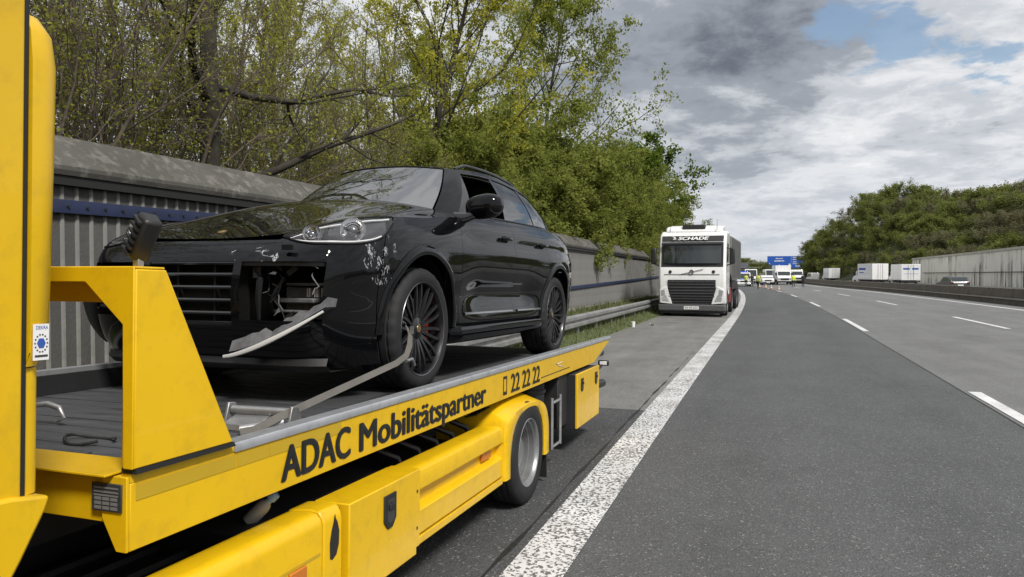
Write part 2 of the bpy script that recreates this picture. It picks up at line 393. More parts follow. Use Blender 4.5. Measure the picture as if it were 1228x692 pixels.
# ---------------------------------------------------------------- noise barrier on the left
def barrier():
    X = -5.5; y0, y1 = -4.0, 72.0
    root = thing('noise_barrier', 'grey ribbed noise barrier wall with sloping mossy concrete cap behind the guardrail', 'wall', (0, 0, 0))
    M_PAN = mat('wood_fibre_panel', (0.085, 0.083, 0.078), 0.95, var=0.35, vscale=1.5, bump=0.9, bscale=70, dirt=((.05, .05, .045), .6, 2.2), stretch=(1, 1, .35))
    M_RIB = mat('pale_rib', (0.21, 0.206, 0.195), 0.85, var=0.25, vscale=3, dirt=((.10, .10, .09), .6, 4))
    M_CAP = mat('lichen_cap', (0.072, 0.068, 0.060), 0.95, var=0.35, vscale=1.2, bump=0.5, bscale=50, dirt=((.26, .25, .225), .6, 7.5))
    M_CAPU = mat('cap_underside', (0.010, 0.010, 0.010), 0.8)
    L = 4.0; n = int((y1 - y0) / L)
    for i in range(n):
        a = y0 + i * L; b = a + L - .015
        def seg(mk): 
            mb = MB(); p = mk; k = len(p)
            vs = [(x + dev(a), a, z + gz(a)) for x, z in p] + [(x + dev(b), b, z + gz(b)) for x, z in p]
            return mb.add(vs, [tuple(range(k))[::-1], tuple(range(k, 2*k))] + [(q, (q+1) % k, k+(q+1) % k, k+q) for q in range(k)])
        seg([(X - .12, .3), (X, .3), (X, 2.36), (X - .12, 2.36)]).build('panel', M_PAN, root, angle=None)
        seg([(X + .085, 2.355), (X + .10, 2.395), (X + .10, 2.43), (X - .22, 2.725), (X - .30, 2.725), (X - .50, 2.43), (X - .50, 2.36)]).build('cap_slab', M_CAP, root, angle=None)
        seg([(X + .015, 2.275), (X + .07, 2.275), (X + .07, 2.353), (X + .015, 2.353)]).build('cap_beam', M_CAPU, root, angle=None)  # beam coloured near-black to carry the shade under the cap overhang
        seg([(X - .14, -.2), (X + .05, -.2), (X + .05, .50), (X + .02, .53), (X - .14, .53)]).build('plinth', M_CONC, root, angle=None)
    # vertical ribs: singly where they can be told apart, joined beyond
    pitch = .138; rb = MB().prism([(0, -.019), (.014, -.011), (.014, .011), (0, .019)], .53, 2.274, 'z').mesh('rib', None, M_RIB, recalc=True)
    far = MB(); y = -2.0
    while y < y1 - .2:
        if y < 10.5 or (18 < y < 30):
            o = link(bpy.data.objects.new('rib', rb)); o.parent = root; o.location = (X + dev(y), y, gz(y))
        elif y >= 30:
            far.box(X + dev(y), X + .014 + dev(y), y - .02, y + .02, .53 + gz(y), 2.274 + gz(y))
        y += pitch
    tag(far.build('ribs_beyond', M_RIB, root, angle=None), None, kind='stuff')
    # cable duct: a blue band, high on the near panels, dropping to run low further on
    M_BLUE = mat('blue_duct', (0.014, 0.022, 0.062), 0.6, var=0.2, vscale=8, bump=.2)
    def duct(p0, p1, hh):
        mb = MB(); P = []
        for q in np.linspace(0, 1, 8):
            y = lerp(p0[0], p1[0], q); z = lerp(p0[1], p1[1], q); x = X + dev(y)
            P.append([(x + .0145, y, z - hh), (x + .05, y, z - hh), (x + .056, y, z), (x + .05, y, z + hh), (x + .0145, y, z + hh)])
        mb.grid(P).build('cable_duct', M_BLUE, root, angle=30, solid=.004)
    duct((-4, 2.03), (8.4, 2.135), .055); duct((8.4, 2.13), (11.5, 1.20), .05); duct((11.5, 1.20), (20, 1.06), .05); duct((20, 1.06), (45, 1.30), .05)
    # bolts on the duct
    for k in range(26):
        y = 3.6 + .18 * k
        MB().lathe([(0, .012), (.012, .012), (.014, 0)], c=(X + .055, y, 2.03 + .0085 * (y + 4)), axis='x', n=8).build('duct_bolt', M_CAPU, root)
barrier()

# ---------------------------------------------------------------- guardrail
def guardrail(name, label, X, y0, y1, ztop, side, post=2.0, m=None):
    root = thing(name, label, 'guardrail')
    m = m or mat('galvanised_rail', (0.30, 0.30, 0.295), 0.5, metal=0.55, var=0.25, vscale=3, dirt=((.12, .11, .09), .5, 5))
    prof = [(0, 0), (.035, -.03), (.075, -.045), (.075, -.105), (.02, -.135), (.02, -.175), (.075, -.205), (.075, -.265), (.035, -.28), (0, -.31)]
    L = 4.0; n = max(1, int((y1 - y0) / L))
    for i in range(n):
        a = y0 + i * L; b = a + L + .05
        MB().grid([[(X + dev(y) + side * (.03 + p[0]) + (.002 if i % 2 else 0), y, ztop + p[1] + gz(y)) for p in prof] for y in (a, (a + b) / 2, b)]).build('rail', m, root, angle=40, solid=.004)
    pm = MB().prism([(-.03, -.05), (.03, -.05), (.03, .05), (-.03, .05)], -.35, ztop - .02, 'z').mesh('post', None, m, recalc=True)
    y = y0 + .5
    while y < y1:
        o = link(bpy.data.objects.new('post', pm)); o.parent = root; o.location = (X + dev(y), y, gz(y)); y += post
    return root
guardrail('guardrail', 'galvanised steel guardrail along the grass strip below the noise barrier', -4.30, 8.6, 60, .585, 1)

# ---------------------------------------------------------------- median: low mossy concrete wall
def median():
    root = thing('median_barrier', 'low brown mossy concrete wall between the two carriageways', 'wall')
    M_MED = mat('mossy_median', (0.105, 0.090, 0.070), 0.95, var=0.45, vscale=2.0, bump=0.6, bscale=25, dirt=((.15, .13, .10), .6, 3.5))
    M_LEDGE = mat('median_ledge', (0.20, 0.18, 0.145), 0.9, var=0.3, vscale=2, bump=.3)
    ys = [y for y in YS if 4 < y < 320]
    def run(p, name, m):
        k = len(p); P = [[(x + dev(y), y, z + gz(y)) for x, z in p] for y in ys]
        P = [r + [r[0]] for r in P]; MB().grid(P).build(name, m, root, angle=30)
    run([(12.25, -.02), (12.25, .27), (12.30, .29), (12.30, -.02)], 'kerb_face', M_MED)
    run([(12.20, .292), (12.22, .335), (12.56, .36), (12.56, .292)], 'ledge', M_LEDGE)
    run([(12.47, .361), (12.56, .85), (12.60, .87), (12.88, .87), (12.92, .85), (13.1, -.02), (12.62, -.02), (12.62, .361)], 'upper_wall', M_MED)
median()

# ---------------------------------------------------------------- far retaining wall on the right, with its rails
def right_wall():
    root = thing('retaining_wall', 'pale streaked concrete retaining wall beyond the opposite carriageway', 'wall')
    m, nt, b = node_mat('streaked_concrete'); N = nt.nodes; L = nt.links
    tc = N.new('ShaderNodeTexCoord')
    def st(scale, s3, lo, hi):
        mp = N.new('ShaderNodeMapping'); mp.inputs['Scale'].default_value = s3; L.new(tc.outputs['Object'], mp.inputs[0])
        n = N.new('ShaderNodeTexNoise'); n.inputs['Scale'].default_value = scale; n.inputs['Detail'].default_value = 6; n.inputs['Roughness'].default_value = .6; L.new(mp.outputs[0], n.inputs['Vector'])
        r = N.new('ShaderNodeMapRange'); L.new(n.outputs['Fac'], r.inputs[0]); r.inputs[1].default_value = lo; r.inputs[2].default_value = hi; return r.outputs[0]
    a = st(1.0, (1.2, 1.2, .10), .47, .62); c = st(1.0, (.16, .16, .16), .42, .58)
    mu = N.new('ShaderNodeMath'); mu.operation = 'MULTIPLY'; L.new(a, mu.inputs[0]); L.new(c, mu.inputs[1])
    mx = N.new('ShaderNodeMix'); mx.data_type = 'RGBA'; L.new(mu.outputs[0], mx.inputs[0]); mx.inputs[6].default_value = (.72, .69, .61, 1); mx.inputs[7].default_value = (.045, .042, .035, 1)
    L.new(mx.outputs[2], b.inputs['Base Color']); b.inputs['Roughness'].default_value = .9
    top = lambda y: lerp(4.35, 3.45, (y - 80) / 56)
    P = []; C = []
    for y in np.arange(30, 139, 4.0):
        x = 30 + dev(y); P.append([(x, y, -.7), (x, y, top(y)), (x + .4, y, top(y)), (x + .4, y, -.7)]); C.append([(x - .12, y, top(y)), (x - .12, y, top(y) + .28), (x + .55, y, top(y) + .28), (x + .55, y, top(y))])
    MB().grid([r + [r[0]] for r in P]).build('wall_face', m, root, angle=30)
    MB().grid([r + [r[0]] for r in C]).build('coping', mat('coping', (.42, .40, .34), .9, var=.2, vscale=1), root, angle=30)
    for z0 in (1.30,):
        MB().tube([(29.75 + dev(y), y, z0 - .006 * y + .75) for y in np.arange(60, 137, 6)], .06, 6).build('pipe', mat('dark_pipe', (.05, .05, .05), .6), root)
right_wall()
guardrail('far_guardrail', 'grey guardrail at the foot of the streaked retaining wall', 28.2, 60, 136, .30, -1, 4.0)

# ---------------------------------------------------------------- grass on the verge
def grass():
    rs = np.random.RandomState(4); n = 15000
    y = 8.3 + 28 * rs.rand(n) ** 1.2; x = -3.80 - 1.6 * rs.rand(n) ** .8
    h = .06 + .20 * rs.rand(n) ** 2 * np.clip((-3.75 - x) * 2.2, .25, 1)
    a = rs.rand(n) * 6.28; w = .006 + .01 * rs.rand(n); lean = .5 * h; la = rs.rand(n) * 6.28
    zg = np.array([.02 + .42 * sstep(-3.9, -5.4, xx) + gz(yy) for xx, yy in zip(x, y)]) - .01
    x = x + np.array([dev(v) for v in y])
    v = np.empty((n, 3, 3)); v[:, 0] = np.c_[x - w * np.cos(a), y - w * np.sin(a), zg]; v[:, 1] = np.c_[x + w * np.cos(a), y + w * np.sin(a), zg]
    v[:, 2] = np.c_[x + lean * np.cos(la), y + lean * np.sin(la), zg + h]
    me = bpy.data.meshes.new('verge_grass'); me.from_pydata(v.reshape(-1, 3).tolist(), [], np.arange(3 * n).reshape(-1, 3).tolist())
    me.materials.append(mat('verge_grass', (0.085, 0.105, 0.03), 0.8, var=0.5, vscale=3.0, dirt=((.20, .17, .08), .8, 1.5)))
    o = link(bpy.data.objects.new('verge_grass', me)); tag(o, 'rough grass and weeds growing on the strip under the guardrail', 'grass', kind='stuff')
grass()
M_WHT = mat("white_paper", (.75,.75,.73), .7)
# bits of litter lying on the shoulder edge
for i, (u, y, s, lb) in enumerate(((-3.72, 21.5, .10, 'small white paper cup lying at the grass edge of the shoulder'), (-3.30, 22.4, .11, 'crumpled white paper lying out on the shoulder asphalt'))):
    mb = MB(); rr = random.Random(i)
    if i == 0: mb.lathe([(0, 0), (.05, 0), (.065, .16), (.06, .16), (.046, .01)], axis='z', n=14)
    else: mb.add([(rr.uniform(-1, 1)*s, rr.uniform(-1, 1)*s, rr.uniform(0, .8)*s) for _ in range(10)], [(0,1,2),(2,3,4),(4,5,6),(6,7,8),(8,9,0),(1,4,7),(3,6,9),(0,5,2)])
    p = RP(u, y, 0); tag(mb.build('paper_litter', M_WHT, None, loc=p, recalc=False), lb, 'litter')
# ================================================================ yellow flatbed tow truck
M_YEL = mat('yellow_truck_paint', (0.69, 0.425, 0.006), 0.32, coat=0.25, spec=0.35, var=0.07, vscale=1.3, dirt=((0.32, 0.20, 0.02), 0.32, 11.0), rvar=0.10, bump=0.025, bscale=90)
M_YTAPE = mat('yellow_reflective_tape', (0.47, 0.31, 0.015), 0.45, var=0.06, vscale=3)
M_BLK = mat('black_lettering', (0.012, 0.012, 0.013), 0.5)
M_ALU = mat('aluminium_edge', (0.52, 0.53, 0.55), 0.36, metal=0.7, var=0.12, vscale=5, dirt=((0.22, 0.22, 0.22), 0.5, 14))
M_RUB = mat('black_rubber', (0.012, 0.012, 0.012), 0.65)
M_DECK = mat('worn_deck_planks', (0.085, 0.087, 0.092), 0.5, metal=0.35, var=0.35, vscale=3.0, bump=0.25, bscale=30, dirt=((0.03, 0.03, 0.03), 0.7, 4), stretch=(0.6, 6, 3), rvar=0.15)
M_CHAS = mat('chassis_black', (0.016, 0.016, 0.017), 0.6, var=0.3, vscale=5)
M_STEEL = mat('galvanised_steel', (0.40, 0.40, 0.40), 0.42, metal=0.8, var=0.25, vscale=12, bump=0.1)
M_WSTEEL = mat('silver_wheel_paint', (0.27, 0.275, 0.28), 0.38, metal=0.6, var=0.15, vscale=7, dirt=((0.12, 0.11, 0.10), 0.6, 6))
M_ORANGE = mat('orange_reflector', (0.55, 0.16, 0.01), 0.25, coat=0.8, bump=0.3, bscale=300)
M_WHITE = mat('white_sticker', (0.75, 0.75, 0.74), 0.45)
M_BLUEP = mat('blue_print', (0.03, 0.09, 0.35), 0.5)
M_PLATE = mat('data_plate', (0.06, 0.06, 0.062), 0.4, metal=0.3, var=0.3, vscale=50)
M_PLATEL = mat('data_plate_print', (0.16, 0.16, 0.16), 0.5)
M_STRAP = mat('grey_webbing', (0.125, 0.118, 0.105), 0.85, bump=0.4, bscale=220, var=0.2, vscale=10)
M_REDST = mat('red_strap', (0.28, 0.012, 0.02), 0.7)
M_SMOKE = mat('dark_cab_glass', (0.01, 0.012, 0.013), 0.05, coat=1)

M_TYRE = mat('tyre_rubber', (0.017, 0.017, 0.018), 0.72, var=0.25, vscale=9, bump=0.15, bscale=160, spec=0.35)
M_BPL2 = mat('black_moulded_plastic', (0.014, 0.014, 0.015), 0.45, var=0.2, vscale=12)
M_STEEL2 = mat('dull_steel_plate', (0.13, 0.135, 0.14), 0.5, metal=0.5, var=0.3, vscale=6)
TY = 4.6
def make_truck():
    root = thing('tow_truck', 'yellow flatbed tow truck carrying the damaged black car on the hard shoulder', 'truck', (-2.78, TY, 0), (-.0268, 0, 0))
    Y = lambda y: y - TY
    B = lambda mb, name, m=M_YEL, **k: mb.build(name, m, root, **k)
    def px(poly, x0, x1): return MB().prism([(Y(a), b) for a, b in poly], x0, x1, 'x')
    def bx(x0, x1, y0, y1, z0, z1): return MB().box(x0, x1, Y(y0), Y(y1), z0, z1)
    rnd = random.Random(3)
    # chassis
    for s in (-1, 1): B(bx(s*.36, s*.44, -1.2, 7.2, .42, .66), 'chassis_rail', M_CHAS, bevel=.006)
    for y in (1.6, 3.0, 5.6, 6.6): B(bx(-.36, .36, y, y + .1, .46, .6), 'cross_member', M_CHAS)
    for s in (-1, 1): B(bx(s*.62, s*.70, 1.5, 7.4, .66, .768), 'deck_bearer', M_CHAS)
    # deck planks
    n = 42; w = (7.56 - 1.60) / n; pm = bx(-1.165, 1.165, TY, TY + w - .008, 0, .035).mesh('plank', None, M_DECK)
    for i in range(n):
        o = link(bpy.data.objects.new('plank', pm)); o.parent = root; o.location = (0, Y(1.60 + i * w), .775 + rnd.uniform(-.0012, .0012))
    B(bx(-1.16, 1.16, 1.6, 7.55, .768, .773), 'deck_underlay', M_CHAS)
    # side boards
    for s in (1, -1):
        b = px([(1.45, .745), (6.93, .745), (7.68, .925), (1.45, .925)], s*1.168, s*1.20)
        bd = B(b, 'side_board', bevel=.003)
        B(px([(1.45, .925), (1.86, .925), (1.86, .951), (1.45, .951)], s*1.168, s*1.20), 'board_head', bevel=.002)
        t = MB(); 
        t.prism([(s*1.140, .926), (s*1.2065, .926), (s*1.2065, .951), (s*1.203, .956), (s*1.140, .956)], Y(1.845), Y(7.69), 'y')
        B(t, 'edge_trim', M_ALU, bevel=.0015)
        B(px([(6.937, .739), (6.947, .739), (7.70, .921), (7.685, .926)], s*1.165, s*1.203), 'tail_edge', M_ALU)
        B(bx(s*1.13, s*1.168, 1.60, 7.5, .768, .925), 'inner_lip', M_CHAS)
    for y0, y1 in ((1.468, 1.856), (1.860, 2.016), (2.019, 2.46)):
        B(bx(1.2005, 1.2018, y0, y1, .876, .918), 'reflective_tape', M_YTAPE)
    # lettering
    letters('ADAC', 'lettering', M_BLK, root, (1.2028, Y(2.080), .774), (0, 1, 0), (0, 0, 1), .118, .447, bold=.040)
    letters('Mobilitätspartner', 'lettering', M_BLK, root, (1.2028, Y(2.592), .774), (0, 1, 0), (0, 0, 1), .114, 1.44, bold=.034)
    letters('22 22 22', 'lettering', M_BLK, root, (1.2028, Y(4.48), .772), (0, 1, 0), (0, 0, 1), .118, .645, bold=.020)
    ph = MB(); a0, a1, z0, z1 = Y(4.335), Y(4.402), .772, .890
    for q in ((a0, a0+.008, z0, z1), (a1-.008, a1, z0, z1), (a0+.008, a1-.008, z1-.016, z1), (a0+.008, a1-.008, z0, z0+.020)):
        ph.box(1.2002, 1.2028, *q)
    B(ph, 'phone_symbol', M_BLK)
    fp = MB(); y = 5.16
    while y < 5.98:
        d = rnd.uniform(.018, .05); fp.box(1.2002, 1.2022, Y(y), Y(y + d), .789, .795); y += d + .010
    tag(B(fp, 'fine_print', M_BLK), None, kind='stuff')
    scr = MB()
    for (ya, za, yb, zb) in ((5.55, .868, 5.62, .842), (5.62, .842, 5.70, .826), (5.60, .852, 5.75, .858), (5.66, .836, 5.80, .812)):
        scr.tube([(1.2012, Y(ya), za), (1.2012, Y(yb), zb)], .0035, 4)
    tag(B(scr, 'paint_scratch', mat('bare_scratch', (.55, .53, .45), .6)), None, kind='stuff')
    # ---------------- gantry at the head of the bed
    fp_ = [(-1.22, 1.498), (1.22, 1.498), (1.22, .966), (1.188, .966), (1.184, 1.20), (1.182, 1.345), (1.05, 1.456), (-1.05, 1.456), (-1.182, 1.345), (-1.188, .966), (-1.22, .966)]
    g = MB().prism(fp_, Y(1.436), Y(1.442), 'y'); B(g, 'gantry_face', bevel=.0025)
    B(bx(-1.22, 1.22, 1.4425, 1.54, 1.492, 1.4985), 'gantry_top', bevel=.002)
    B(bx(-1.17, 1.17, 1.533, 1.541, 1.40, 1.4915), 'gantry_back', bevel=.002)
    for s in (1, -1):
        B(px([(1.4425, .966), (1.818, .966), (1.545, 1.4915), (1.4425, 1.4915)], s*1.176, s*1.221), 'gantry_leg', bevel=.004)
        B(px([(1.448, .9515), (1.83, .9515), (1.822, .9655), (1.448, .9655)], s*1.172, s*1.2215), 'rubber_strip', M_RUB)
    # front cross beam of the bed, its flange and the corner cap
    B(bx(-1.166, 1.166, 1.448, 1.478, .815, .944), 'front_beam', bevel=.003)
    B(px([(1.405, .948), (1.56, .952), (1.56, .958), (1.405, .954)], -1.16, 1.16), 'beam_flange', bevel=.001)
    for s in (1, -1):
        B(MB().prism([(s*1.115, .944), (s*1.20, .944), (s*1.20, .745), (s*1.165, .745), (s*1.115, .83)], Y(1.438), Y(1.4475), 'y'), 'corner_cap', bevel=.002)
    dp = B(bx(1.085, 1.188, 1.432, 1.4375, .850, .925), 'data_plate', M_PLATE, bevel=.002)
    for z in (.913, .902, .893): MB().box(1.095, 1.178, Y(1.4305), Y(1.4325), z - .002, z + .002).build('plate_line', M_PLATEL, dp)
    for x in (1.097, 1.125, 1.153):
        for z in (.860, .872, .884): MB().box(x, x + .022, Y(1.4305), Y(1.4325), z - .004, z + .004).build('plate_field', M_PLATEL, dp)
    # work lamp on the gantry
    L = B(MB().box(-.030, .030, -.026, .026, -.062, .062), 'work_lamp', M_BPL2, bevel=.010, loc=(1.185, Y(1.50), 1.580), rot=(RAD(-8), RAD(32), RAD(-25)))
    for k in range(6): MB().box(-.024, .024, -.036, -.0265, -.052 + .019 * k, -.045 + .019 * k).build('lamp_fin', M_BPL2, L)
    B(bx(1.158, 1.178, 1.49, 1.51, 1.4985, 1.535), 'lamp_bracket', M_STEEL, bevel=.002)
    # loose plates and gear just behind the gantry, all fixed to the bed
    B(bx(-.9, 1.11, 1.66, 1.80, .811, .85), 'steel_plate', M_STEEL2, bevel=.003); B(bx(-.9, .55, 1.83, 1.90, .811, .868), 'steel_plate', M_STEEL2, bevel=.003)
    hk = MB().tube([(-.44, Y(2.40), .85), (-.40, Y(2.42), .895), (-.32, Y(2.42), .905), (-.25, Y(2.42), .89), (-.22, Y(2.42), .85), (-.26, Y(2.42), .83)], [.011, .013, .014, .013, .011, .007], 8); B(hk, 'winch_hook', M_STEEL, angle=60)
    rs = MB().tube([(-.30, Y(2.10), .815), (-.26, Y(2.08), .88), (-.22, Y(2.06), .90), (-.16, Y(2.05), .86), (-.14, Y(2.05), .815)], .03, 10); B(rs, 'red_strap', M_REDST, angle=60)
    lp = MB().tube([(.18 + .11 * math.cos(a) * (1 + .2 * math.sin(a)), Y(2.2) + .07 * math.sin(a), .822 + .010 * math.cos(2 * a)) for a in np.linspace(.3, 5.8, 18)], .007, 6); B(lp, 'strap_loop', M_RUB, angle=60)
    # ---------------- under-bed fairings (outer face at x = 1.25)
    prof = [(1.10, .245), (1.238, .238), (1.250, .25), (1.250, .575), (1.243, .600), (1.225, .617), (1.195, .622), (1.10, .612)]
    sk = MB().prism(prof, Y(0.95), Y(2.262), 'y'); B(sk, 'front_skirt', bevel=.003)
    B(bx(1.2502, 1.2515, .95, 2.25, .470, .482), 'skirt_groove', M_YTAPE)
    B(bx(1.2505, 1.262, 2.06, 2.155, .425, .470), 'side_marker', M_ORANGE, bevel=.003)
    cl = MB().prism([(a + .007 if a > 1.2 else a, b + (.006 if b > .6 else 0)) for a, b in prof], Y(2.264), Y(2.384), 'y'); B(cl, 'skirt_strap', bevel=.006)
    pts = [(2.300, .50), (2.312, .545), (2.325, .575), (2.333, .600), (2.338, .582), (2.350, .565), (2.362, .53), (2.360, .48), (2.345, .445), (2.318, .432), (2.302, .44)]
    B(px(pts, 1.2575, 1.2585), 'bare_patch', M_RUB)
    bxd = B(bx(1.12, 1.278, 2.402, 2.975, .232, .618), 'locker_door', bevel=.005)
    B(bx(1.10, 1.235, 2.384, 2.402, .245, .60), 'locker_gap', M_CHAS); B(bx(1.10, 1.245, 2.975, 2.990, .25, .595), 'locker_gap', M_CHAS)
    B(bx(.62, 1.118, 2.02, 2.98, .30, .600), 'locker_body', M_CHAS, bevel=.01)
    def latch(y, z, sc=1.0, x=1.262):
        a = [(y - .052*sc, z + .07*sc), (y + .052*sc, z + .07*sc), (y + .052*sc, z - .04*sc), (y + .02*sc, z - .075*sc), (y - .02*sc, z - .075*sc), (y - .052*sc, z - .04*sc)]
        o = px(a, x + .0005, x + .008).build('latch', M_RUB, root, bevel=.004)
        px([(y - .03*sc, z + .05*sc), (y + .03*sc, z + .05*sc), (y + .03*sc, z - .04*sc), (y, z - .055*sc), (y - .03*sc, z - .04*sc)], x + .008, x + .0095).build('latch_dish', mat('latch_dish', (.035, .035, .037), .35), o)
        MB().box(x + .0085, x + .018, Y(y) - .022*sc, Y(y) + .022*sc, z + .005*sc, z + .03*sc).build('latch_handle', M_RUB, o, bevel=.003)
    latch(2.715, .508, 1.0, 1.278)
    B(bx(1.10, 1.254, 2.99, 3.055, .245, .606), 'skirt_end_plate', bevel=.004)
    for z in (.505, .335): B(MB().lathe([(0, .0), (.008, .0), (.008, -.004)], c=(1.2555, Y(3.025), z), axis='x', n=10), 'screw', M_RUB)
    # rear skirt: rounded top rail, recess, lower panel, bottom sill
    y0, y1 = 3.058, 4.20
    B(MB().prism([(1.10, .505), (1.244, .498), (1.252, .508), (1.252, .560), (1.244, .586), (1.225, .600), (1.195, .604), (1.10, .598)], Y(y0), Y(y1), 'y'), 'skirt_rail', bevel=.003)
    B(bx(1.10, 1.205, y0, y1, .426, .4965), 'skirt_recess')
    B(MB().prism([(1.10, .292), (1.243, .292), (1.250, .298), (1.250, .405), (1.212, .4255), (1.10, .4255)], Y(y0), Y(y1), 'y'), 'skirt_panel', bevel=.002)
    B(MB().prism([(1.10, .236), (1.236, .236), (1.252, .25), (1.252, .284), (1.10, .284)], Y(y0), Y(y1), 'y'), 'skirt_sill', bevel=.002)
    B(bx(1.2055, 1.222, 3.93, 4.07, .438, .484), 'side_marker', M_ORANGE, bevel=.003)
    # ---------------- rear wheel arch
    low = [(4.30, .262), (4.30, .36), (4.325, .46), (4.39, .56), (4.50, .625), (4.66, .65), (4.82, .635), (4.94, .575), (5.01, .49), (5.04, .38), (5.045, .25)]
    mid = [(4.20, .262), (4.20, .40), (4.20, .53), (4.235, .625), (4.40, .672), (4.64, .682), (4.86, .672), (5.04, .63), (5.13, .54), (5.165, .42), (5.17, .25)]
    top = [(4.20, .262), (4.20, .40), (4.20, .54), (4.30, .690), (4.46, .735), (4.66, .742), (4.84, .735), (5.00, .69), (5.10, .59), (5.14, .45), (5.14, .25)]
    def dens(p, n=44):
        q = np.array(p); d = np.r_[0, np.cumsum(np.hypot(*np.diff(q, axis=0).T))]; s_ = np.linspace(0, d[-1], n)
        return np.c_[np.interp(s_, d, q[:, 0]), np.interp(s_, d, q[:, 1])]
    def smooth(p, k=3):
        for _ in range(k): p[1:-1] = .25 * p[:-2] + .5 * p[1:-1] + .25 * p[2:]
        return p
    l_, m_, t_ = [smooth(np.array([pchip(np.linspace(0, 1, len(a)), [v[j] for v in a])(s_) for s_ in np.linspace(0, 1, 60) for j in (0, 1)]).reshape(-1, 2), 2) for a in (low, mid, top)]
    for s in (1, -1):
        P = []
        for a, b, c in zip(l_, m_, t_):
            P.append([(s*1.19, Y(a[0]), a[1]), (s*1.262, Y(a[0]), a[1]), (s*1.272, Y(lerp(a[0], b[0], .15)), lerp(a[1], b[1], .15)), (s*1.270, Y(lerp(a[0], b[0], .85)), lerp(a[1], b[1], .85)), (s*1.256, Y(b[0]), b[1]), (s*1.06, Y(c[0]), c[1] + .012), (s*.80, Y(c[0]), c[1] + .012)])
        B(MB().grid(P), 'wheel_arch', angle=50, solid=.004)
    for k in range(6): B(MB().tube([(1.02 + .012*k, Y(4.20) + .02*k - .06, .655 + .008*k), (1.10 + .008*k, Y(4.20) + .022*k - .05, .675 + .006*k)], .006, 5), 'vent_slot', M_RUB)
    # ---------------- wheels
    def wheel(x, y, z, s, width=.205, r=.345, dish=.10):
        prof = [(.222, .088), (.24, .10), (.29, .104), (.325, .095), (.342, .078), (.345, .05), (.337, .047), (.337, .037), (.345, .034), (.345, .006), (.337, .004)]
        prof = prof + [(a, -b) for a, b in prof[::-1]]
        T = MB().lathe([(a, s*b) for a, b in prof], axis='x', n=64).build('wheel', M_TYRE, root, loc=(x, y - TY, z), angle=40)
        R = MB().lathe([(.232, s*.092), (.226, s*.098), (.218, s*.092), (.212, s*.07), (.205, s*.066), (.203, s*.03), (.196, s*.026), (.194, -s*.02), (.18, -s*.035), (.17, -s*.045), (.13, -s*.05), (.115, -s*.035), (.10, -s*.03), (.098, s*.01), (.085, s*.03), (.0, s*.035)], axis='x', n=48).build('rim', M_WSTEEL, T, angle=40)
        for k in range(8):
            a = 2*math.pi*k/8; MB().lathe([(0, s*-.014), (.014, s*-.016), (.015, s*-.045)], c=(0, .145*math.cos(a), .145*math.sin(a)), axis='x', n=8).build('wheel_nut', M_STEEL, T)
        for k in range(8):
            a = 2*math.pi*(k+.5)/8; MB().lathe([(0, s*-.0365), (.017, s*-.0365)], c=(0, .182*math.cos(a), .182*math.sin(a)), axis='x', n=12).build('hand_hole', M_RUB, T)
    for s in (1, -1):
        wheel(s*1.172, 4.675, .345, s); wheel(s*.95, 4.675, .345, s)
    B(MB().tube([(-1.05, Y(4.675), .34), (1.05, Y(4.675), .34)], .06, 12), 'axle', M_CHAS)
    for s in (1, -1): wheel(s*1.15, .10, .225, s)
    for s in (1, -1): B(px([(5.17, .34), (5.185, .34), (5.20, .05), (5.188, .05)], s*.88, s*1.24), 'mud_flap', M_RUB)
    # steel step frame, dark running gear between arch and rear locker
    for y in (5.46, 5.70): B(MB().tube([(1.20, Y(y), .60), (1.20, Y(y), .20)], .014, 6), 'step_upright', M_STEEL)
    for z in (.56, .215): B(MB().tube([(1.20, Y(5.46), z), (1.20, Y(5.70), z)], .012, 6), 'step_rung', M_STEEL)
    B(MB().lathe([(0, .72), (.10, .72), (.115, .70), (.115, .50), (.10, .46), (0, .46)], c=(1.02, Y(5.45), 0), axis='z', n=20), 'air_tank', M_CHAS)
    B(MB().lathe([(.118, .665), (.126, .665), (.126, .64), (.118, .64)], c=(1.02, Y(5.45), 0), axis='z', n=20, close=True), 'tank_band', M_BPL2)
    B(bx(.50, 1.17, 5.75, 6.04, .30, .735), 'pump_box', M_CHAS, bevel=.01)
    B(bx(.55, 1.236, 6.05, 6.90, .25, .722), 'rear_locker', M_CHAS, bevel=.004)
    B(bx(1.2365, 1.256, 6.045, 6.905, .258, .725), 'rear_locker_door', bevel=.004)
    latch(6.21, .62, .8, 1.256); latch(6.76, .62, .8, 1.256)
    B(bx(1.08, 1.22, 6.93, 7.02, .40, .56), 'tail_lamp', mat('tail_lamp_dark', (.03, .006, .006), .2, coat=.8), bevel=.01)
    B(bx(1.10, 1.20, 6.93, 7.00, .59, .70), 'lamp_housing', M_BPL2, bevel=.02)
    B(MB().tube([(1.14, Y(7.0), .49), (1.17, Y(7.45), .485)], .040, 16), 'rubber_buffer', M_BPL2, angle=60)
    st = B(MB().tube([(1.17, Y(7.0), .645), (1.20, Y(7.16), .665), (1.22, Y(7.24), .700)], .011, 8), 'marker_stalk', M_BPL2, angle=60)
    MB().box(1.17, 1.28, Y(7.225), Y(7.27), .685, .740).build('marker_lamp', M_BPL2, st, bevel=.012); MB().box(1.19, 1.262, Y(7.218), Y(7.2245), .695, .730).build('marker_lens', M_WHITE, st, bevel=.003)
    B(bx(-1.15, 1.05, 7.02, 7.12, .36, .48), 'underrun_beam', M_CHAS, bevel=.01)
    # hoses over the side frame
    for k in range(5):
        yy = 3.05 + .22*k
        B(MB().tube([(.62, Y(yy), .62), (.78, Y(yy + .05), .665), (.93, Y(yy + .10), .66), (1.05, Y(yy + .16), .60), (1.08, Y(yy + .2), .48)], .017, 8), 'air_hose', M_BPL2, angle=60)
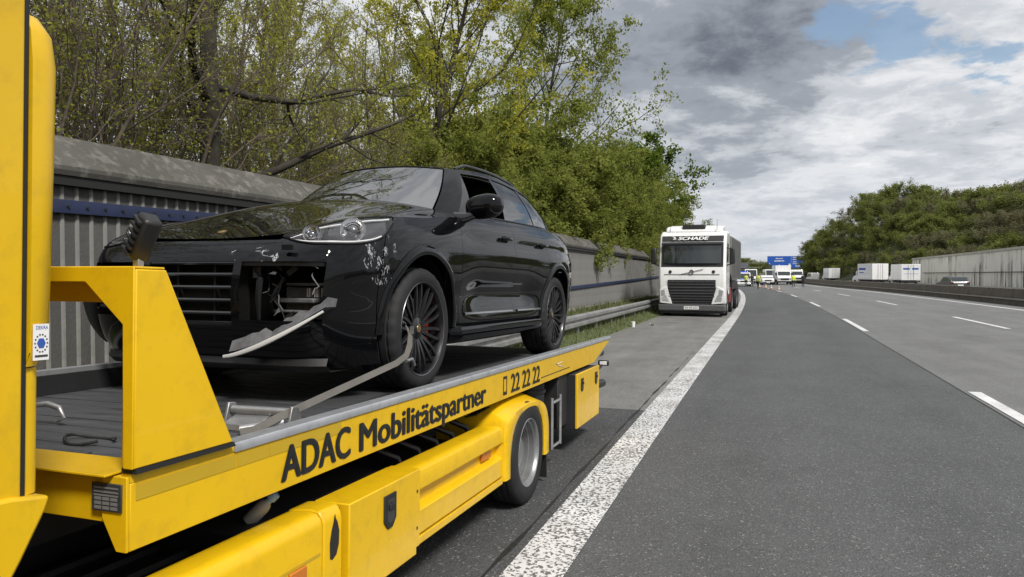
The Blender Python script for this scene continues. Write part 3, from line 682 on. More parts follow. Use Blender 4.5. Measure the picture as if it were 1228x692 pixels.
    B(bx(.50, 1.09, 3.06, 4.20, .28, .50), 'fuel_tank', M_CHAS, bevel=.04)
    B(bx(.50, 1.09, 1.0, 2.0, .28, .50), 'battery_box', M_CHAS, bevel=.02)
    for k in range(4): B(MB().tube([(1.0 - .13*k, Y(1.1), .515), (1.0 - .13*k, Y(2.0), .515)], .018, 6), 'box_rib', M_CHAS)
    # ---------------- cab: only its rear corner is in the picture
    def plan(y0, y1, x, r, n=7):   # rounded rear corners
        p = [(-x, Y(y0)), (x, Y(y0))]
        p += [(x - r + r*math.cos(a), Y(y1) - r + r*math.sin(a)) for a in np.linspace(0, math.pi/2, n)]
        p += [(-x + r - r*math.sin(a), Y(y1) - r + r*math.cos(a)) for a in np.linspace(0, math.pi/2, n)]
        return p
    cb = MB().prism(plan(-1.0, 1.093, 1.28, .01), .985, 2.75, 'z'); B(cb, 'cab', bevel=.004, angle=40)
    B(MB().prism(plan(1.0935, 1.106, 1.274, .006), .985, 2.40, 'z'), 'cab_seal', M_RUB, angle=40)
    rows = [(1.266, 1.150, 1.262), (1.270, 1.158, 1.272), (1.300, 1.164, 1.279), (1.345, 1.170, 1.280), (1.352, 1.178, 1.282), (1.70, 1.186, 1.282), (1.93, 1.190, 1.281), (2.00, 1.184, 1.274), (2.035, 1.168, 1.258), (2.048, 1.14, 1.235)]
    P = []
    for z, y1, x in rows:
        p = plan(1.1065, y1, x, .055, 9); P.append([(a, b, z) for a, b in p] + [(p[0][0], p[0][1], z)])
    fr = MB().grid(P); nP = len(P[0]); fr.f.append(tuple(range(nP - 1))[::-1]); fr.f.append(tuple(range((len(P)-1)*nP, len(P)*nP - 1))); B(fr, 'cab_corner_fairing', angle=40)
    B(MB().prism(plan(1.1065, 1.152, 1.262, .03), .99, 1.2655, 'z'), 'fairing_foot', angle=40)
    B(px([(.30, 1.02), (.62, 1.015), (1.06, 1.000), (1.150, .984), (1.140, .955), (1.085, .86), (.98, .70), (.80, .60), (.30, .60)], 1.0, 1.292), 'cab_mudguard', bevel=.008)
    B(bx(-1.2, 1.2, -1.1, .95, .55, .98), 'cab_floor', M_CHAS)
    B(bx(1.2805, 1.284, -.55, .75, 1.70, 2.45), 'side_window', M_SMOKE, bevel=.002)
    B(bx(-1.15, 1.15, -1.006, -1.0005, 1.55, 2.5), 'windscreen', M_SMOKE)
    # inspection sticker
    sx = 1.2835
    stk = B(bx(sx, sx + .0012, 1.1105, 1.1475, 1.283, 1.362), 'inspection_sticker', M_WHITE)
    letters('DEKRA', 'sticker_print', M_BLUEP, stk, (sx + .002, Y(1.1165), 1.3505), (0, 1, 0), (0, 0, 1), .0075, .028)
    MB().prism([(Y(1.129) + .010*math.cos(a), 1.320 + .012*math.sin(a)) for a in np.linspace(0, 2*math.pi, 7)[:-1]], sx + .0012, sx + .0022, 'x').build('sticker_mark', M_BLUEP, stk)
    for k in range(14):
        a = 2*math.pi*k/14; MB().box(sx + .0012, sx + .002, Y(1.129) + .0145*math.cos(a) - .0016, Y(1.129) + .0145*math.cos(a) + .0016, 1.320 + .019*math.sin(a) - .0016, 1.320 + .019*math.sin(a) + .0016).build('sticker_dot', M_PLATE, stk)
    MB().box(sx + .0012, sx + .002, Y(1.1145), Y(1.1445), 1.290, 1.2945).build('sticker_line', M_PLATE, stk)
    return root
truck = make_truck()

# plastic bottle tucked behind the side fairing
def TW(x, y, z): return truck_mw @ Vector((x, y - TY, z))
truck_mw = Matrix.Translation((-2.78, TY, 0)) @ Matrix.Rotation(-.0268, 4, 'X')
b = thing('spray_bottle', 'clear plastic bottle with a blue cap lying behind the yellow side fairing', 'bottle', tuple(TW(1.02, 2.14, .60)), (RAD(-22), RAD(40), 0))
MB().lathe([(0, 0), (.034, 0), (.036, .01), (.036, .10), (.028, .125), (.017, .135), (.017, .15)], axis='z', n=20).build('body', mat('cloudy_plastic', (.30, .29, .27), .35), b, angle=50)
b.scale = (.72, .72, .72)
MB().lathe([(.0185, .135), (.0185, .150), (.026, .152), (.027, .185), (.022, .192), (0, .192)], axis='z', n=14).build('cap', mat('blue_cap', (.22, .36, .62), .4), b)

# lashing: bar and plates on the deck, webbing strap to the car's front wheel
r = thing('lashing_strap', 'grey ratchet strap with steel bar holding the car front wheel to the deck', 'strap', tuple(TW(.70, 2.70, .812)), (-.0268, 0, 0))
def lash(mb, name, m, **k): return mb.build(name, m, r, **k)
lash(MB().tube([(-.22, 0, .075), (.09, .02, .075)], .021, 14), 'steel_bar', M_STEEL, angle=60)
for x in (-.24, .10): lash(MB().prism([(-.05, 0), (.06, 0), (.05, .05), (.025, .105), (-.02, .11), (-.035, .06)], x, x + .014, 'x'), 'bar_bracket', M_STEEL, bevel=.003)
lash(MB().prism([(-.10, .0), (.02, .0), (.0, .06), (-.09, .03)], -.20, -.02, 'x'), 'ratchet_frame', M_STEEL, bevel=.004)
for k in range(3): lash(MB().lathe([(0, .001), (.013, .001)], c=(-.02 - .0 , -.03 - .025*k, .012 + .01*k), axis='x', n=10), 'ratchet_hole', M_RUB)
lash(MB().tube([(-.05, -.16, .02), (.03, -.10, .03), (.09, -.05, .045)], .026, 10), 'ratchet_drum', M_STEEL, angle=60)
def webbing(pts, w, th):
    mb = MB(); P = []
    for i, p in enumerate(pts):
        p = Vector(p); t = (Vector(pts[min(i+1, len(pts)-1)]) - Vector(pts[max(i-1, 0)])).normalized()
        side = Vector((-.46, -.09, .88)); side = (side - t * side.dot(t)).normalized(); nn = t.cross(side)
        P.append([tuple(p + side*a*w + nn*c*th) for a, c in ((-.5, -.5), (.5, -.5), (.5, .5), (-.5, .5), (-.5, -.5))])
    return mb.grid(P)
iw = (Matrix.Translation(TW(.70, 2.70, .812)) @ Matrix.Rotation(-.0268, 4, 'X')).inverted()
W_ = lambda *p: tuple(iw @ Vector(p))
pa = [W_(-2.06, 2.48, .90), W_(-2.02, 2.52, .905), W_(-1.99, 2.62, .935)]
pb = [W_(*np.array((-1.99, 2.62, .935)) + (np.array((-1.965, 3.66, 1.052)) - np.array((-1.99, 2.62, .935))) * q) for q in np.linspace(.1, 1, 10)]
pc = [W_(-1.955, 3.76, 1.085), W_(-1.955, 3.80, 1.14), W_(-1.965, 3.83, 1.20), W_(-2.00, 3.85, 1.245)]
lash(webbing(pa + pb + pc, .034, .005), 'webbing', M_STRAP, angle=50)
lash(MB().tube([W_(-1.945, 3.74, 1.055), W_(-1.94, 3.80, 1.06), W_(-1.94, 3.83, 1.02)], .011, 8), 'strap_hook', M_STEEL, angle=60)
lash(MB().box(-.010, .010, -.003, .003, -.022, .022), 'strap_tag', M_STEEL, loc=W_(-1.958, 3.835, 1.225))
# ================================================================ the damaged black car on the flatbed
# car frame: +x = the car's left side, y runs from nose (-0.9) to tail (3.95), front axle at y = 0, z from the tyre contact
def paint_black():
    m = bpy.data.materials.new('black_car_paint'); m.use_nodes = True; nt = m.node_tree; b = nt.nodes['Principled BSDF']; L = nt.links
    b.inputs['Roughness'].default_value = 0.28; b.inputs['Coat Weight'].default_value = 1.0; b.inputs['Coat Roughness'].default_value = 0.02
    b.inputs['Coat IOR'].default_value = 1.36; b.inputs['Specular IOR Level'].default_value = 0.0
    tc = nt.nodes.new('ShaderNodeTexCoord')
    # scuffs where the front corner was hit: a patch of thin pale scratches in the car's own coordinates
    def dist(c, sc3, r0, r1):
        mp = nt.nodes.new('ShaderNodeMapping'); mp.inputs['Location'].default_value = [-c[i] * sc3[i] for i in range(3)]; mp.inputs['Scale'].default_value = sc3
        L.new(tc.outputs['Object'], mp.inputs[0]); ln = nt.nodes.new('ShaderNodeVectorMath'); ln.operation = 'LENGTH'; L.new(mp.outputs[0], ln.inputs[0])
        mr = nt.nodes.new('ShaderNodeMapRange'); L.new(ln.outputs['Value'], mr.inputs[0]); mr.inputs[1].default_value = r1; mr.inputs[2].default_value = r0
        return mr.outputs[0]
    def math_(op, a, c):
        n = nt.nodes.new('ShaderNodeMath'); n.operation = op
        for i, x in enumerate((a, c)):
            if isinstance(x, (int, float)): n.inputs[i].default_value = x
            else: L.new(x, n.inputs[i])
        return n.outputs[0]
    mp = nt.nodes.new('ShaderNodeMapping'); mp.inputs['Scale'].default_value = (4, 9, 4); L.new(tc.outputs['Object'], mp.inputs[0])
    no = nt.nodes.new('ShaderNodeTexNoise'); no.inputs['Scale'].default_value = 2.2; no.inputs['Detail'].default_value = 7; no.inputs['Roughness'].default_value = 0.62; no.inputs['Distortion'].default_value = 0.6
    L.new(mp.outputs[0], no.inputs['Vector'])
    vein = math_('LESS_THAN', math_('ABSOLUTE', math_('SUBTRACT', no.outputs['Fac'], 0.5), 0), 0.010)
    n2 = nt.nodes.new('ShaderNodeTexNoise'); n2.inputs['Scale'].default_value = 9; n2.inputs['Detail'].default_value = 4; L.new(tc.outputs['Object'], n2.inputs['Vector'])
    vein = math_('MULTIPLY', vein, math_('GREATER_THAN', n2.outputs['Fac'], 0.49))
    m1 = math_('MAXIMUM', dist((0.90, -0.50, 0.84), (1, 1.1, 0.9), 0.08, 0.20), dist((0.42, -0.87, 0.80), (0.6, 1, 2.2), 0.05, 0.16))
    f = math_('MULTIPLY', vein, math_('GREATER_THAN', m1, 0.25))
    dust = math_('MULTIPLY', math_('GREATER_THAN', n2.outputs['Fac'], 0.62), 0.012)
    mx = nt.nodes.new('ShaderNodeMix'); mx.data_type = 'RGBA'; L.new(f, mx.inputs[0]); mx.inputs[6].default_value = (0.004, 0.0042, 0.005, 1); mx.inputs[7].default_value = (0.42, 0.43, 0.45, 1)
    L.new(mx.outputs[2], b.inputs['Base Color'])
    L.new(math_('SUBTRACT', 1.0, math_('MULTIPLY', f, 0.9)), b.inputs['Coat Weight'])
    # the hit corner is buckled
    n3 = nt.nodes.new('ShaderNodeTexNoise'); n3.inputs['Scale'].default_value = 6; n3.inputs['Detail'].default_value = 2; L.new(tc.outputs['Object'], n3.inputs['Vector'])
    bp = nt.nodes.new('ShaderNodeBump'); bp.inputs['Distance'].default_value = 0.03; L.new(n3.outputs['Fac'], bp.inputs['Height']); L.new(math_('MULTIPLY', m1, 0.8), bp.inputs['Strength'])
    L.new(bp.outputs[0], b.inputs['Normal']); L.new(bp.outputs[0], b.inputs['Coat Normal'])
    return m
M_PAINT = paint_black()
M_SHELL = mat('black_plastic_inner', (0.006, 0.006, 0.006), 0.7, spec=0.2)
M_BPLAST = mat('black_trim_plastic', (0.013, 0.013, 0.014), 0.42, var=0.2, vscale=12)
M_GLOSSB = mat('gloss_black_trim', (0.008, 0.008, 0.009), 0.12, coat=0.6)
M_GREYP = mat('broken_grey_plastic', (0.11, 0.11, 0.115), 0.7, var=0.4, vscale=18, bump=0.3)
M_SILV = mat('bare_silver_trim', (0.78, 0.78, 0.76), 0.3, metal=0.35)
M_CHROME = mat('chrome', (0.75, 0.75, 0.77), 0.08, metal=1.0)
M_RIMB = mat('black_alloy', (0.008, 0.008, 0.009), 0.3, metal=0.0, coat=0.25)
M_RIME = mat('machined_rim_edge', (0.20, 0.20, 0.21), 0.3, metal=0.9)
M_DISC = mat('brake_disc', (0.22, 0.22, 0.23), 0.35, metal=0.9)
M_RED = mat('red_caliper', (0.45, 0.015, 0.012), 0.35, coat=0.4)
M_CREST = mat('gold_crest', (0.36, 0.25, 0.10), 0.3, metal=0.8, var=0.5, vscale=90)
M_INT = mat('interior_black', (0.012, 0.012, 0.012), 0.7)
M_WSGLASS = glass('windscreen_glass', (0.75, 0.85, 0.82), 4.4, 0.2)
M_SDGLASS = glass('side_glass', (0.5, 0.55, 0.55), 2.3, 0.12)
M_HLGLASS = glass('headlight_glass', (1, 1, 1), 1.45, 0.96)
M_SATIN = mat('satin_strip', (0.42, 0.42, 0.43), 0.28, metal=0.9)

CY0, CY1, CYM, CN = -0.97, 3.95, 1.40, 7.5
c_wz = pchip([.15, .25, .35, .45, .60, .75, .90, 1.05, 1.25], [.88, .915, .935, .945, .952, .968, .962, .945, .92])
c_yf = pchip([.15, .25, .35, .5, .62, .75, .85, .95, 1.1], [-.74, -.86, -.925, -.965, -.97, -.955, -.925, -.87, -.74])
c_yr = pchip([.15, .3, .5, .7, .9, 1.1, 1.25], [3.78, 3.88, 3.94, 3.95, 3.93, 3.88, 3.82])
c_top = pchip([-.97, -.93, -.85, -.68, -.45, 0, .4, .85, 1.5, 2.2, 2.9, 3.5, 3.95], [.905, .920, .968, 1.030, 1.066, 1.10, 1.14, 1.17, 1.185, 1.205, 1.22, 1.205, 1.12])
C0 = (1 - .85 ** CN) ** (1 / CN)
def c_par(t):
    if t > 1: t = 2 - t
    if t < .4:
        xf = .85 * t / .4; c = (1 - xf ** CN) ** (1 / CN)
    else:
        c = C0 * (1 - (t - .4) / .6); xf = (1 - c ** CN) ** (1 / CN)
    return c, xf
def tY(y):
    if y <= CYM: c = (CYM - y) / (CYM - CY0); r = False
    else: c = (y - CYM) / (CY1 - CYM); r = True
    if c < C0: t = .4 + .6 * (1 - c / C0)
    else: t = .4 * (1 - min(c, 1) ** CN) ** (1 / CN) / .85
    return 2 - t if r else t
AR = 0.455                                  # wheel arch radius
def c_arch(y, low):
    for yc in (0.0, 2.895):
        d = abs(y - yc)
        if d < AR: return max(low, .40 + math.sqrt(max(AR * AR - d * d, 0)))
    return low
def c_body(t, z):
    c, xf = c_par(t); front = t <= 1
    yn = CYM - (CYM - CY0) * c if front else CYM + (CY1 - CYM) * c
    zt = c_top(yn); q = min(max((zt - z) / .17, 0), 1); roll = (1 - q) ** 2.2
    if front: y = CYM - (CYM - (c_yf(z) + .06 * roll)) * c
    else: y = CYM + (c_yr(z) - .05 * roll - CYM) * c
    w = c_wz(z) - .05 * roll
    w += .020 * bell(y, 0, .52) * bell(z, .80, .24) + .030 * bell(y, 2.95, .55) * bell(z, .84, .26)
    w -= .056 * bell(z, .61, .115) * sstep(.48, 1.0, y) * (1 - sstep(1.95, 2.5, y))
    w += .010 * bell(z, .40, .06) * sstep(.45, .8, y) * (1 - sstep(2.2, 2.6, y))
    w -= .012 * bell(z, 1.02, .07) * sstep(.3, .8, y)
    return (w * xf, y, z)
def yT(t): return c_body(t, .7)[1]
def side_patch(mb, ts, zlo, zhi, nz, shift=0.0):
    P = []
    for t in ts:
        y = yT(t); a, b = zlo(y), zhi(y); row = []
        for j in range(nz + 1):
            x, yy, z = c_body(t, lerp(a, b, j / nz)); row.append((x + shift, yy, z))
        P.append(row)
    mb.grid(P); return mb
def ts_y(y0, y1, step=.05):
    ys = list(np.linspace(y0, y1, max(2, int(abs(y1 - y0) / step) + 1)))
    for yc in (0.0, 2.895):
        for a in np.linspace(0, math.pi, 37):
            y = yc - AR * math.cos(a)
            if y0 < y < y1: ys.append(y)
        for e in (-AR - .002, AR + .002):
            if y0 < yc + e < y1: ys.append(yc + e)
    return [tY(y) for y in sorted(set(round(v, 4) for v in ys))]
TOP = lambda y: c_top(y) - .0
def both(mb, name, m, parent, **k):
    a = mb.build(name, m, parent, **k); b = mb.mirrored().build(name, m, parent, **k); return a, b

# --- bonnet / cowl surface
def c_cowl(u): return (.80 * u, .40 + .45 * u ** 3, 1.275 - .080 * u * u)
H_T0, H_T1 = .4, tY(.85)
def c_hood(u, v):
    s = abs(u); ts = lerp(H_T0, H_T1, v)
    yn = yT(ts); X, Y, Zs = c_body(ts, c_top(yn)); Zs = c_top(yn)
    f = c_body(.4 * s, c_top(yT(.4 * s))); f1 = c_body(.4, c_top(yT(.4)))
    cw = c_cowl(s); cw1 = c_cowl(1)
    y = lerp(lerp(f[1], cw[1], v), Y, s ** 8)
    zc = .905 + (1.275 - .905) * (1 - (1 - v) ** 1.45)
    k = 1 - s ** 2.6
    z = Zs * (1 - k) + zc * k - .016 * bell(s, .74, .10) * math.sin(math.pi * min(1, v + .05)) + .006 * bell(s, .9, .08) * math.sin(math.pi * v)
    return (math.copysign(X * s, u), y, z)

# --- cabin
G_YM = 1.95
g_b = dict(yf=.45, yr=3.87, w=.865, n=3.4); g_t = dict(yf=1.20, yr=3.52, w=.625, n=4.5)
g_zb = pchip([.45, .8, 1.5, 2.2, 2.9, 3.5, 3.87], [1.19, 1.18, 1.195, 1.212, 1.225, 1.215, 1.19])
g_zt = pchip([1.2, 1.5, 2.0, 2.5, 3.0, 3.52], [1.585, 1.63, 1.648, 1.63, 1.575, 1.47])
def g_out(t, d):
    r = t > 1
    if r: t = 2 - t
    n = d['n']; c0 = (1 - .85 ** n) ** (1 / n)
    if t < .4: xf = .85 * t / .4; c = (1 - xf ** n) ** (1 / n)
    else: c = c0 * (1 - (t - .4) / .6); xf = (1 - c ** n) ** (1 / n)
    return (d['w'] * xf, (G_YM + (d['yr'] - G_YM) * c) if r else (G_YM - (G_YM - d['yf']) * c), xf)
def roof_z(x, y): return g_zt(y) + .062 * (1 - min(abs(x) / .60, 1) ** 2.2)
def cabin(t, h, off=0.0):
    s = abs(t); xb, yb, xf = g_out(s, g_b); xt, yt, xf2 = g_out(s, g_t)
    zb = g_zb(yb); zt = roof_z(xt, yt)
    x = lerp(xb, xt, h) + (.036 * math.sin(math.pi * h) + off) * xf; y = lerp(yb, yt, h); z = lerp(zb, zt, h)
    z += .018 * math.sin(math.pi * h) * (1 - xf)
    y -= off * (1 - xf) if s < 1 else 0
    return (math.copysign(x, t), y, z)
def cab_patch(mb, t0, t1, h0, h1, nt, nh, off=0.0):
    H0 = h0 if callable(h0) else (lambda t: h0); H1 = h1 if callable(h1) else (lambda t: h1)
    mb.grid([[cabin(t, lerp(H0(t), H1(t), j / nh), off) for j in range(nh + 1)] for t in np.linspace(t0, t1, nt + 1)]); return mb
def roof_pt(u, v):
    ts = lerp(.40, 1.60, v); xs, ys, _ = cabin(ts, 1.0); s = abs(u)
    fr = cabin(.4 * s, 1.0)[1] - cabin(.4, 1.0)[1]; re = cabin(2 - .4 * s, 1.0)[1] - cabin(1.6, 1.0)[1]
    y = ys + (1 - v) ** 3 * fr + v ** 3 * re; x = xs * s
    return (math.copysign(x, u), y, roof_z(x, y))

def ellipsoid(mb, c, r, n=20, m=12, p=1.0, rot=None):
    P = []
    for i in range(m + 1):
        th = math.pi * i / m; row = []
        for k in range(n + 1):
            ph = 2 * math.pi * k / n
            def sp(v): return math.copysign(abs(v) ** p, v)
            q = Vector((r[0] * sp(math.sin(th)) * sp(math.cos(ph)), r[1] * sp(math.sin(th)) * sp(math.sin(ph)), r[2] * sp(math.cos(th))))
            if rot: q = rot @ q
            row.append(tuple(q + Vector(c)))
        P.append(row)
    mb.grid(P); return mb

def car_wheel(parent, pos, side, caliper_dy):
    """side=+1: outer face towards +x"""
    prof = [(.292, .118), (.300, .132), (.322, .139), (.347, .138), (.368, .128), (.381, .108), (.384, .092), (.374, .088), (.374, .078), (.385, .074), (.385, .034), (.375, .031), (.375, .021), (.385, .018)]
    prof = prof + [(r, -x) for r, x in prof[::-1]]
    w = MB(); n = 120; vs = []
    for i, (r, x) in enumerate(prof):
        for k in range(n):
            a = 2 * math.pi * k / n; rr = r - (.006 if (abs(x) > .085 and r > .36 and k % 4 == 0) else 0)
            vs.append((side * x, rr * math.cos(a), rr * math.sin(a)))
    w.add(vs, [(i*n+k, i*n+(k+1) % n, (i+1)*n+(k+1) % n, (i+1)*n+k) for i in range(len(prof)-1) for k in range(n)])
    rim = MB().lathe([(.303, side*.126), (.297, side*.133), (.289, side*.130), (.283, side*.118), (.277, side*.09), (.27, side*.0), (.275, -side*.11), (.29, -side*.12)], axis='x', n=64)
    W = rim.build('wheel', M_RIMB, parent, loc=pos, solid=.006)
    w.build('tyre', M_TYRE, W, angle=40)
    MB().lathe([(.298, side*.130), (.2945, side*.1345), (.2905, side*.132)], axis='x', n=64).build('rim_edge', M_RIME, W, solid=.002)
    sp = MB()
    for sg in (-1, 1):
        pts = []
        for q in np.linspace(0, 1, 7):
            r = lerp(.055, .287, q); a = sg * (lerp(.10, .105, q) + .05 * math.sin(math.pi * q)); x = side * (.082 + .030 * math.sin(q * 1.9) * .9 + .008 * q)
            pts.append((x, r * math.sin(a), r * math.cos(a)))
        # square-section bar
        vs = []; m = len(pts)
        for i, p in enumerate(pts):
            hw = lerp(.011, .0075, i / (m - 1)); dp = lerp(.020, .014, i / (m - 1))
            vs += [(p[0], p[1] - hw, p[2]), (p[0], p[1] + hw, p[2]), (p[0] - side * dp, p[1] + hw * 1.4, p[2]), (p[0] - side * dp, p[1] - hw * 1.4, p[2])]
        sp.add(vs, [(i*4+k, i*4+(k+1) % 4, (i+1)*4+(k+1) % 4, (i+1)*4+k) for i in range(m-1) for k in range(4)] + [(0, 1, 2, 3), tuple(range(4*m-4, 4*m))])
    me = sp.mesh('spoke', 30, M_RIMB, recalc=True)
    for k in range(10):
        o = link(bpy.data.objects.new('spoke', me)); o.parent = W; o.rotation_euler = (2 * math.pi * k / 10 + .12, 0, 0)
    MB().lathe([(.0, side*.098), (.03, side*.098), (.036, side*.094), (.07, side*.085), (.078, side*.06), (.07, side*.0)], axis='x', n=32).build('hub', M_RIMB, W)
    MB().lathe([(.0, side*.1), (.024, side*.1), (.027, side*.096)], axis='x', n=20).build('hub_crest', M_CREST, W)
    MB().lathe([(.08, side*.03), (.195, side*.03), (.195, side*.0), (.08, side*.0)], axis='x', n=40, close=True).build('brake_disc', M_DISC, W)
    c = MB(); P = []
    for a in np.linspace(-.45, .45, 9):
        b_ = a + (math.pi if caliper_dy < 0 else 0)
        P.append([(side * xx, r * math.cos(b_), r * math.sin(b_)) for r, xx in ((.15, .05), (.215, .055), (.225, .02), (.15, .02))])
    c.grid([p + [p[0]] for p in P]).build('brake_caliper', M_RED, W)
    return W

tX = lambda x: .4 * (x / .95) / .85
def ue(v): return lerp(.62, .815, sstep(-.06, .20, v))                     # half-width of the bonnet
HLT0, HLT1 = tX(.545), tY(-.46)
_zlo = pchip([0, .22, .42, .62, .80, .92, 1.0], [.912, .884, .872, .874, .894, .935, 1.020])
def zlo_t(t): return _zlo(min(max((t - HLT0) / (HLT1 - HLT0), 0), 1))
def ztop_t(t): return c_top(yT(t)) - .012 if t < HLT0 else zlo_t(t) - .005
def hl_lo(q): t = lerp(HLT0, HLT1, q); return Vector(c_body(t, zlo_t(t)))
def hl_hi(q):
    v = .006 + .235 * q; u = ue(v) + .014; u = lerp(u, .985, sstep(.74, 1.0, q) ** 1.5)
    p = Vector(c_hood(u, v)); return p.lerp(hl_lo(0), (1 - q) ** 8)
def hl(q, r, push=0.0):
    p = hl_lo(q).lerp(hl_hi(q), r); bl = .026 * math.sin(math.pi * r ** .8) * math.sin(math.pi * min(1, q * 1.05 + .02)) ** .6 + push
    return p + Vector((.45, -.70, .45)).normalized() * bl

def make_car():
    root = thing('damaged_car', 'black five-door car with a smashed front corner riding on the yellow tow truck', 'car', (-3.0, 4.17, 0.8215), (-.0268, 0, -.0157))
    B = lambda mb, name, m=M_PAINT, **k: mb.build(name, m, root, **{**dict(solid=.004, angle=40), **k})
    g = .002
    # inner dark body behind the panel gaps
    sh = MB()
    side_patch(sh, ts_y(-.45, 3.9, .1), lambda y: c_arch(y, .30) + .01, lambda y: c_top(y) - .012, 14)
    sh.v = [(x - .012, y, z) for x, y, z in sh.v]
    sh.grid([[tuple(np.array(c_hood(u * (ue(v) - .02 if v < .26 else 1), v)) - (0, 0, .014)) for u in np.linspace(0, 1, 12)] for v in np.linspace(.03, .975, 22)])
    m2 = sh.mirrored(); sh.add(m2.v, m2.f)
    sh.box(-.80, .80, -.55, 3.75, .24, .30)                                   # floor
    sh.box(-.78, .78, -.60, -.50, .30, .80)                                   # front bulkhead
    sh.box(-.80, .80, .60, .64, .30, 1.16)
    B(sh, 'inner_body', M_SHELL, solid=0)
    # wheel-house liners
    for yc in (0, 2.895):
        for s in (-1, 1):
            w = MB(); P = []
            for a in np.linspace(-.15, math.pi + .15, 25):
                P.append([(s * x, yc - (AR + .004) * math.cos(a), .40 + (AR + .004) * math.sin(a)) for x in (.925, .55)])
            w.grid(P)
            w.prism([(yc - AR * math.cos(a), .40 + AR * math.sin(a)) for a in np.linspace(0, math.pi, 20)], s * .55, s * .54, 'x')
            B(w, 'wheel_liner', M_SHELL, solid=0)
    # bonnet
    hd = MB().grid([[c_hood(u * ue(v), v) for v in np.linspace(.012, .985, 44)] for u in np.linspace(-1, 1, 56)])
    hood = B(hd, 'bonnet')
    crest = MB().lathe([(0, .004), (.026, .004), (.034, .001), (.034, -.004)], axis='z', n=20); crest.v = [(a * .78, b_ * .78, c_) for a, b_, c_ in crest.v]
    p = c_hood(0, .10); q = c_hood(0, .14); sl = math.atan2(q[2] - p[2], q[1] - p[1])
    crest.build('crest_badge', M_CREST, hood, loc=(p[0], p[1], p[2] + .003), rot=(sl, 0, 0))
    # front wings (with the strip along the bonnet)
    yb = .548
    for s in (1, -1):
        f = MB(); side_patch(f, ts_y(-.515, yb, .04), lambda y: c_arch(y, .40), lambda y: min(TOP(y), ztop_t(tY(y))) if y < -.46 else TOP(y), 26)
        f.grid([[c_hood(u, v) for u in np.linspace(ue(v) + .011, 1.0, 9)] for v in np.linspace(.243, .985, 40)], flip=True)
        if s < 0: f = f.mirrored()
        B(f, 'front_wing', weld=True)
    # doors
    for s in (1, -1):
        d1 = MB(); side_patch(d1, ts_y(yb + g * 2, 1.722, .04), lambda y: .395, TOP, 30)
        d2 = MB(); side_patch(d2, ts_y(1.722 + g * 2, 2.60, .03), lambda y: c_arch(y, .395), TOP, 30)
        q = MB(); side_patch(q, ts_y(2.60 + g * 2, 3.60, .04), lambda y: c_arch(y, .52), TOP, 24)
        # door tops run in to the glass
        def shelf(mb, y0, y1):
            P = []
            for y in np.linspace(y0, y1, 20):
                t = tY(y); a = c_body(t, c_top(y)); gb = None
                tt = .4 + .6 * (1 - (G_YM - a[1]) / (G_YM - g_b['yf']) / ((1 - .85**3.4) ** (1/3.4))) if a[1] < G_YM else 1 + .6 * ((a[1] - G_YM) / (g_b['yr'] - G_YM) / ((1 - .85**3.4) ** (1/3.4)))
                cb = cabin(tt, .06); P.append([a, tuple(lerp(np.array(a), np.array((cb[0], a[1], cb[2])), .5) + np.array((0, 0, .006))), (cb[0] - .004, a[1], cb[2])])
            mb.grid(P)
        shelf(d1, .80, 1.722); shelf(d2, 1.729, 2.60); shelf(q, 2.607, 3.35)
        for mb, nm, hy in ((d1, 'front_door', 1.50), (d2, 'rear_door', 2.46), (q, 'rear_wing', None)):
            if s < 0: mb = mb.mirrored()
            o = B(mb, nm, weld=True)
            if hy:
                xx = c_body(tY(hy), 1.045)[0]
                h = MB(); h.tube([(xx * s + s * .012, hy - .10, 1.047), (xx * s + s * .034, hy - .075, 1.05), (xx * s + s * .036, hy + .05, 1.052), (xx * s + s * .012, hy + .085, 1.052)], [.013, .016, .016, .013], 10)
                h.build('handle', M_PAINT, o, angle=50)
                cupm = MB(); ellipsoid(cupm, (xx * s, hy - .01, 1.045), (.008, .075, .032), 20, 10); cupm.build('handle_recess', M_SHELL, o)
                st = MB(); P = []
                for y in np.linspace(hy - (.85 if nm == 'front_door' else .68), hy + (.16 if nm == 'front_door' else -.02), 16):
                    P.append([(s * (c_body(tY(y), z)[0] + o_), y, z) for z, o_ in ((.450, .001), (.454, .010), (.466, .010), (.470, .001))])
                st.grid(P).build('trim_strip', M_SATIN, o)
    # sills
    for s in (1, -1):
        k = MB(); P = []
        for y in np.linspace(.47, 2.43, 30):
            e = sstep(.47, .53, y) * (1 - sstep(2.37, 2.43, y))
            P.append([(s * (.84 + .145 * a * (.55 + .45 * e)), y, z) for a, z in ((0, .385), (.55, .392), (.92, .368), (1, .338), (.9, .29), (.55, .255), (0, .245))])
        k.grid(P); B(k, 'sill', solid=0)
    # arch lips
    for yc in (0, 2.895):
        for s in (1, -1):
            a_ = MB(); P = []
            for a in np.linspace(-.06, math.pi + .06, 50):
                row = []
                for rr, off in ((AR - .003, -.03), (AR - .004, .010), (AR + .012, .016), (AR + .04, .014), (AR + .056, .002)):
                    y = yc - rr * math.cos(a); z = .40 + rr * math.sin(a)
                    x = c_body(tY(y), max(z, .3))[0]; row.append((s * (x + off), y, z))
                P.append(row)
            B(a_.grid(P), 'arch_lip', solid=0)
    # ---------------- front bumper
    zb_top = lambda y: .885
    tn = lambda x0, x1, n: [tX(x) for x in np.linspace(x0, x1, n)]
    tcr = tX(.80)
    side_ts = [t for t in np.linspace(tcr, tY(-.523), 24)]
    bp = MB()
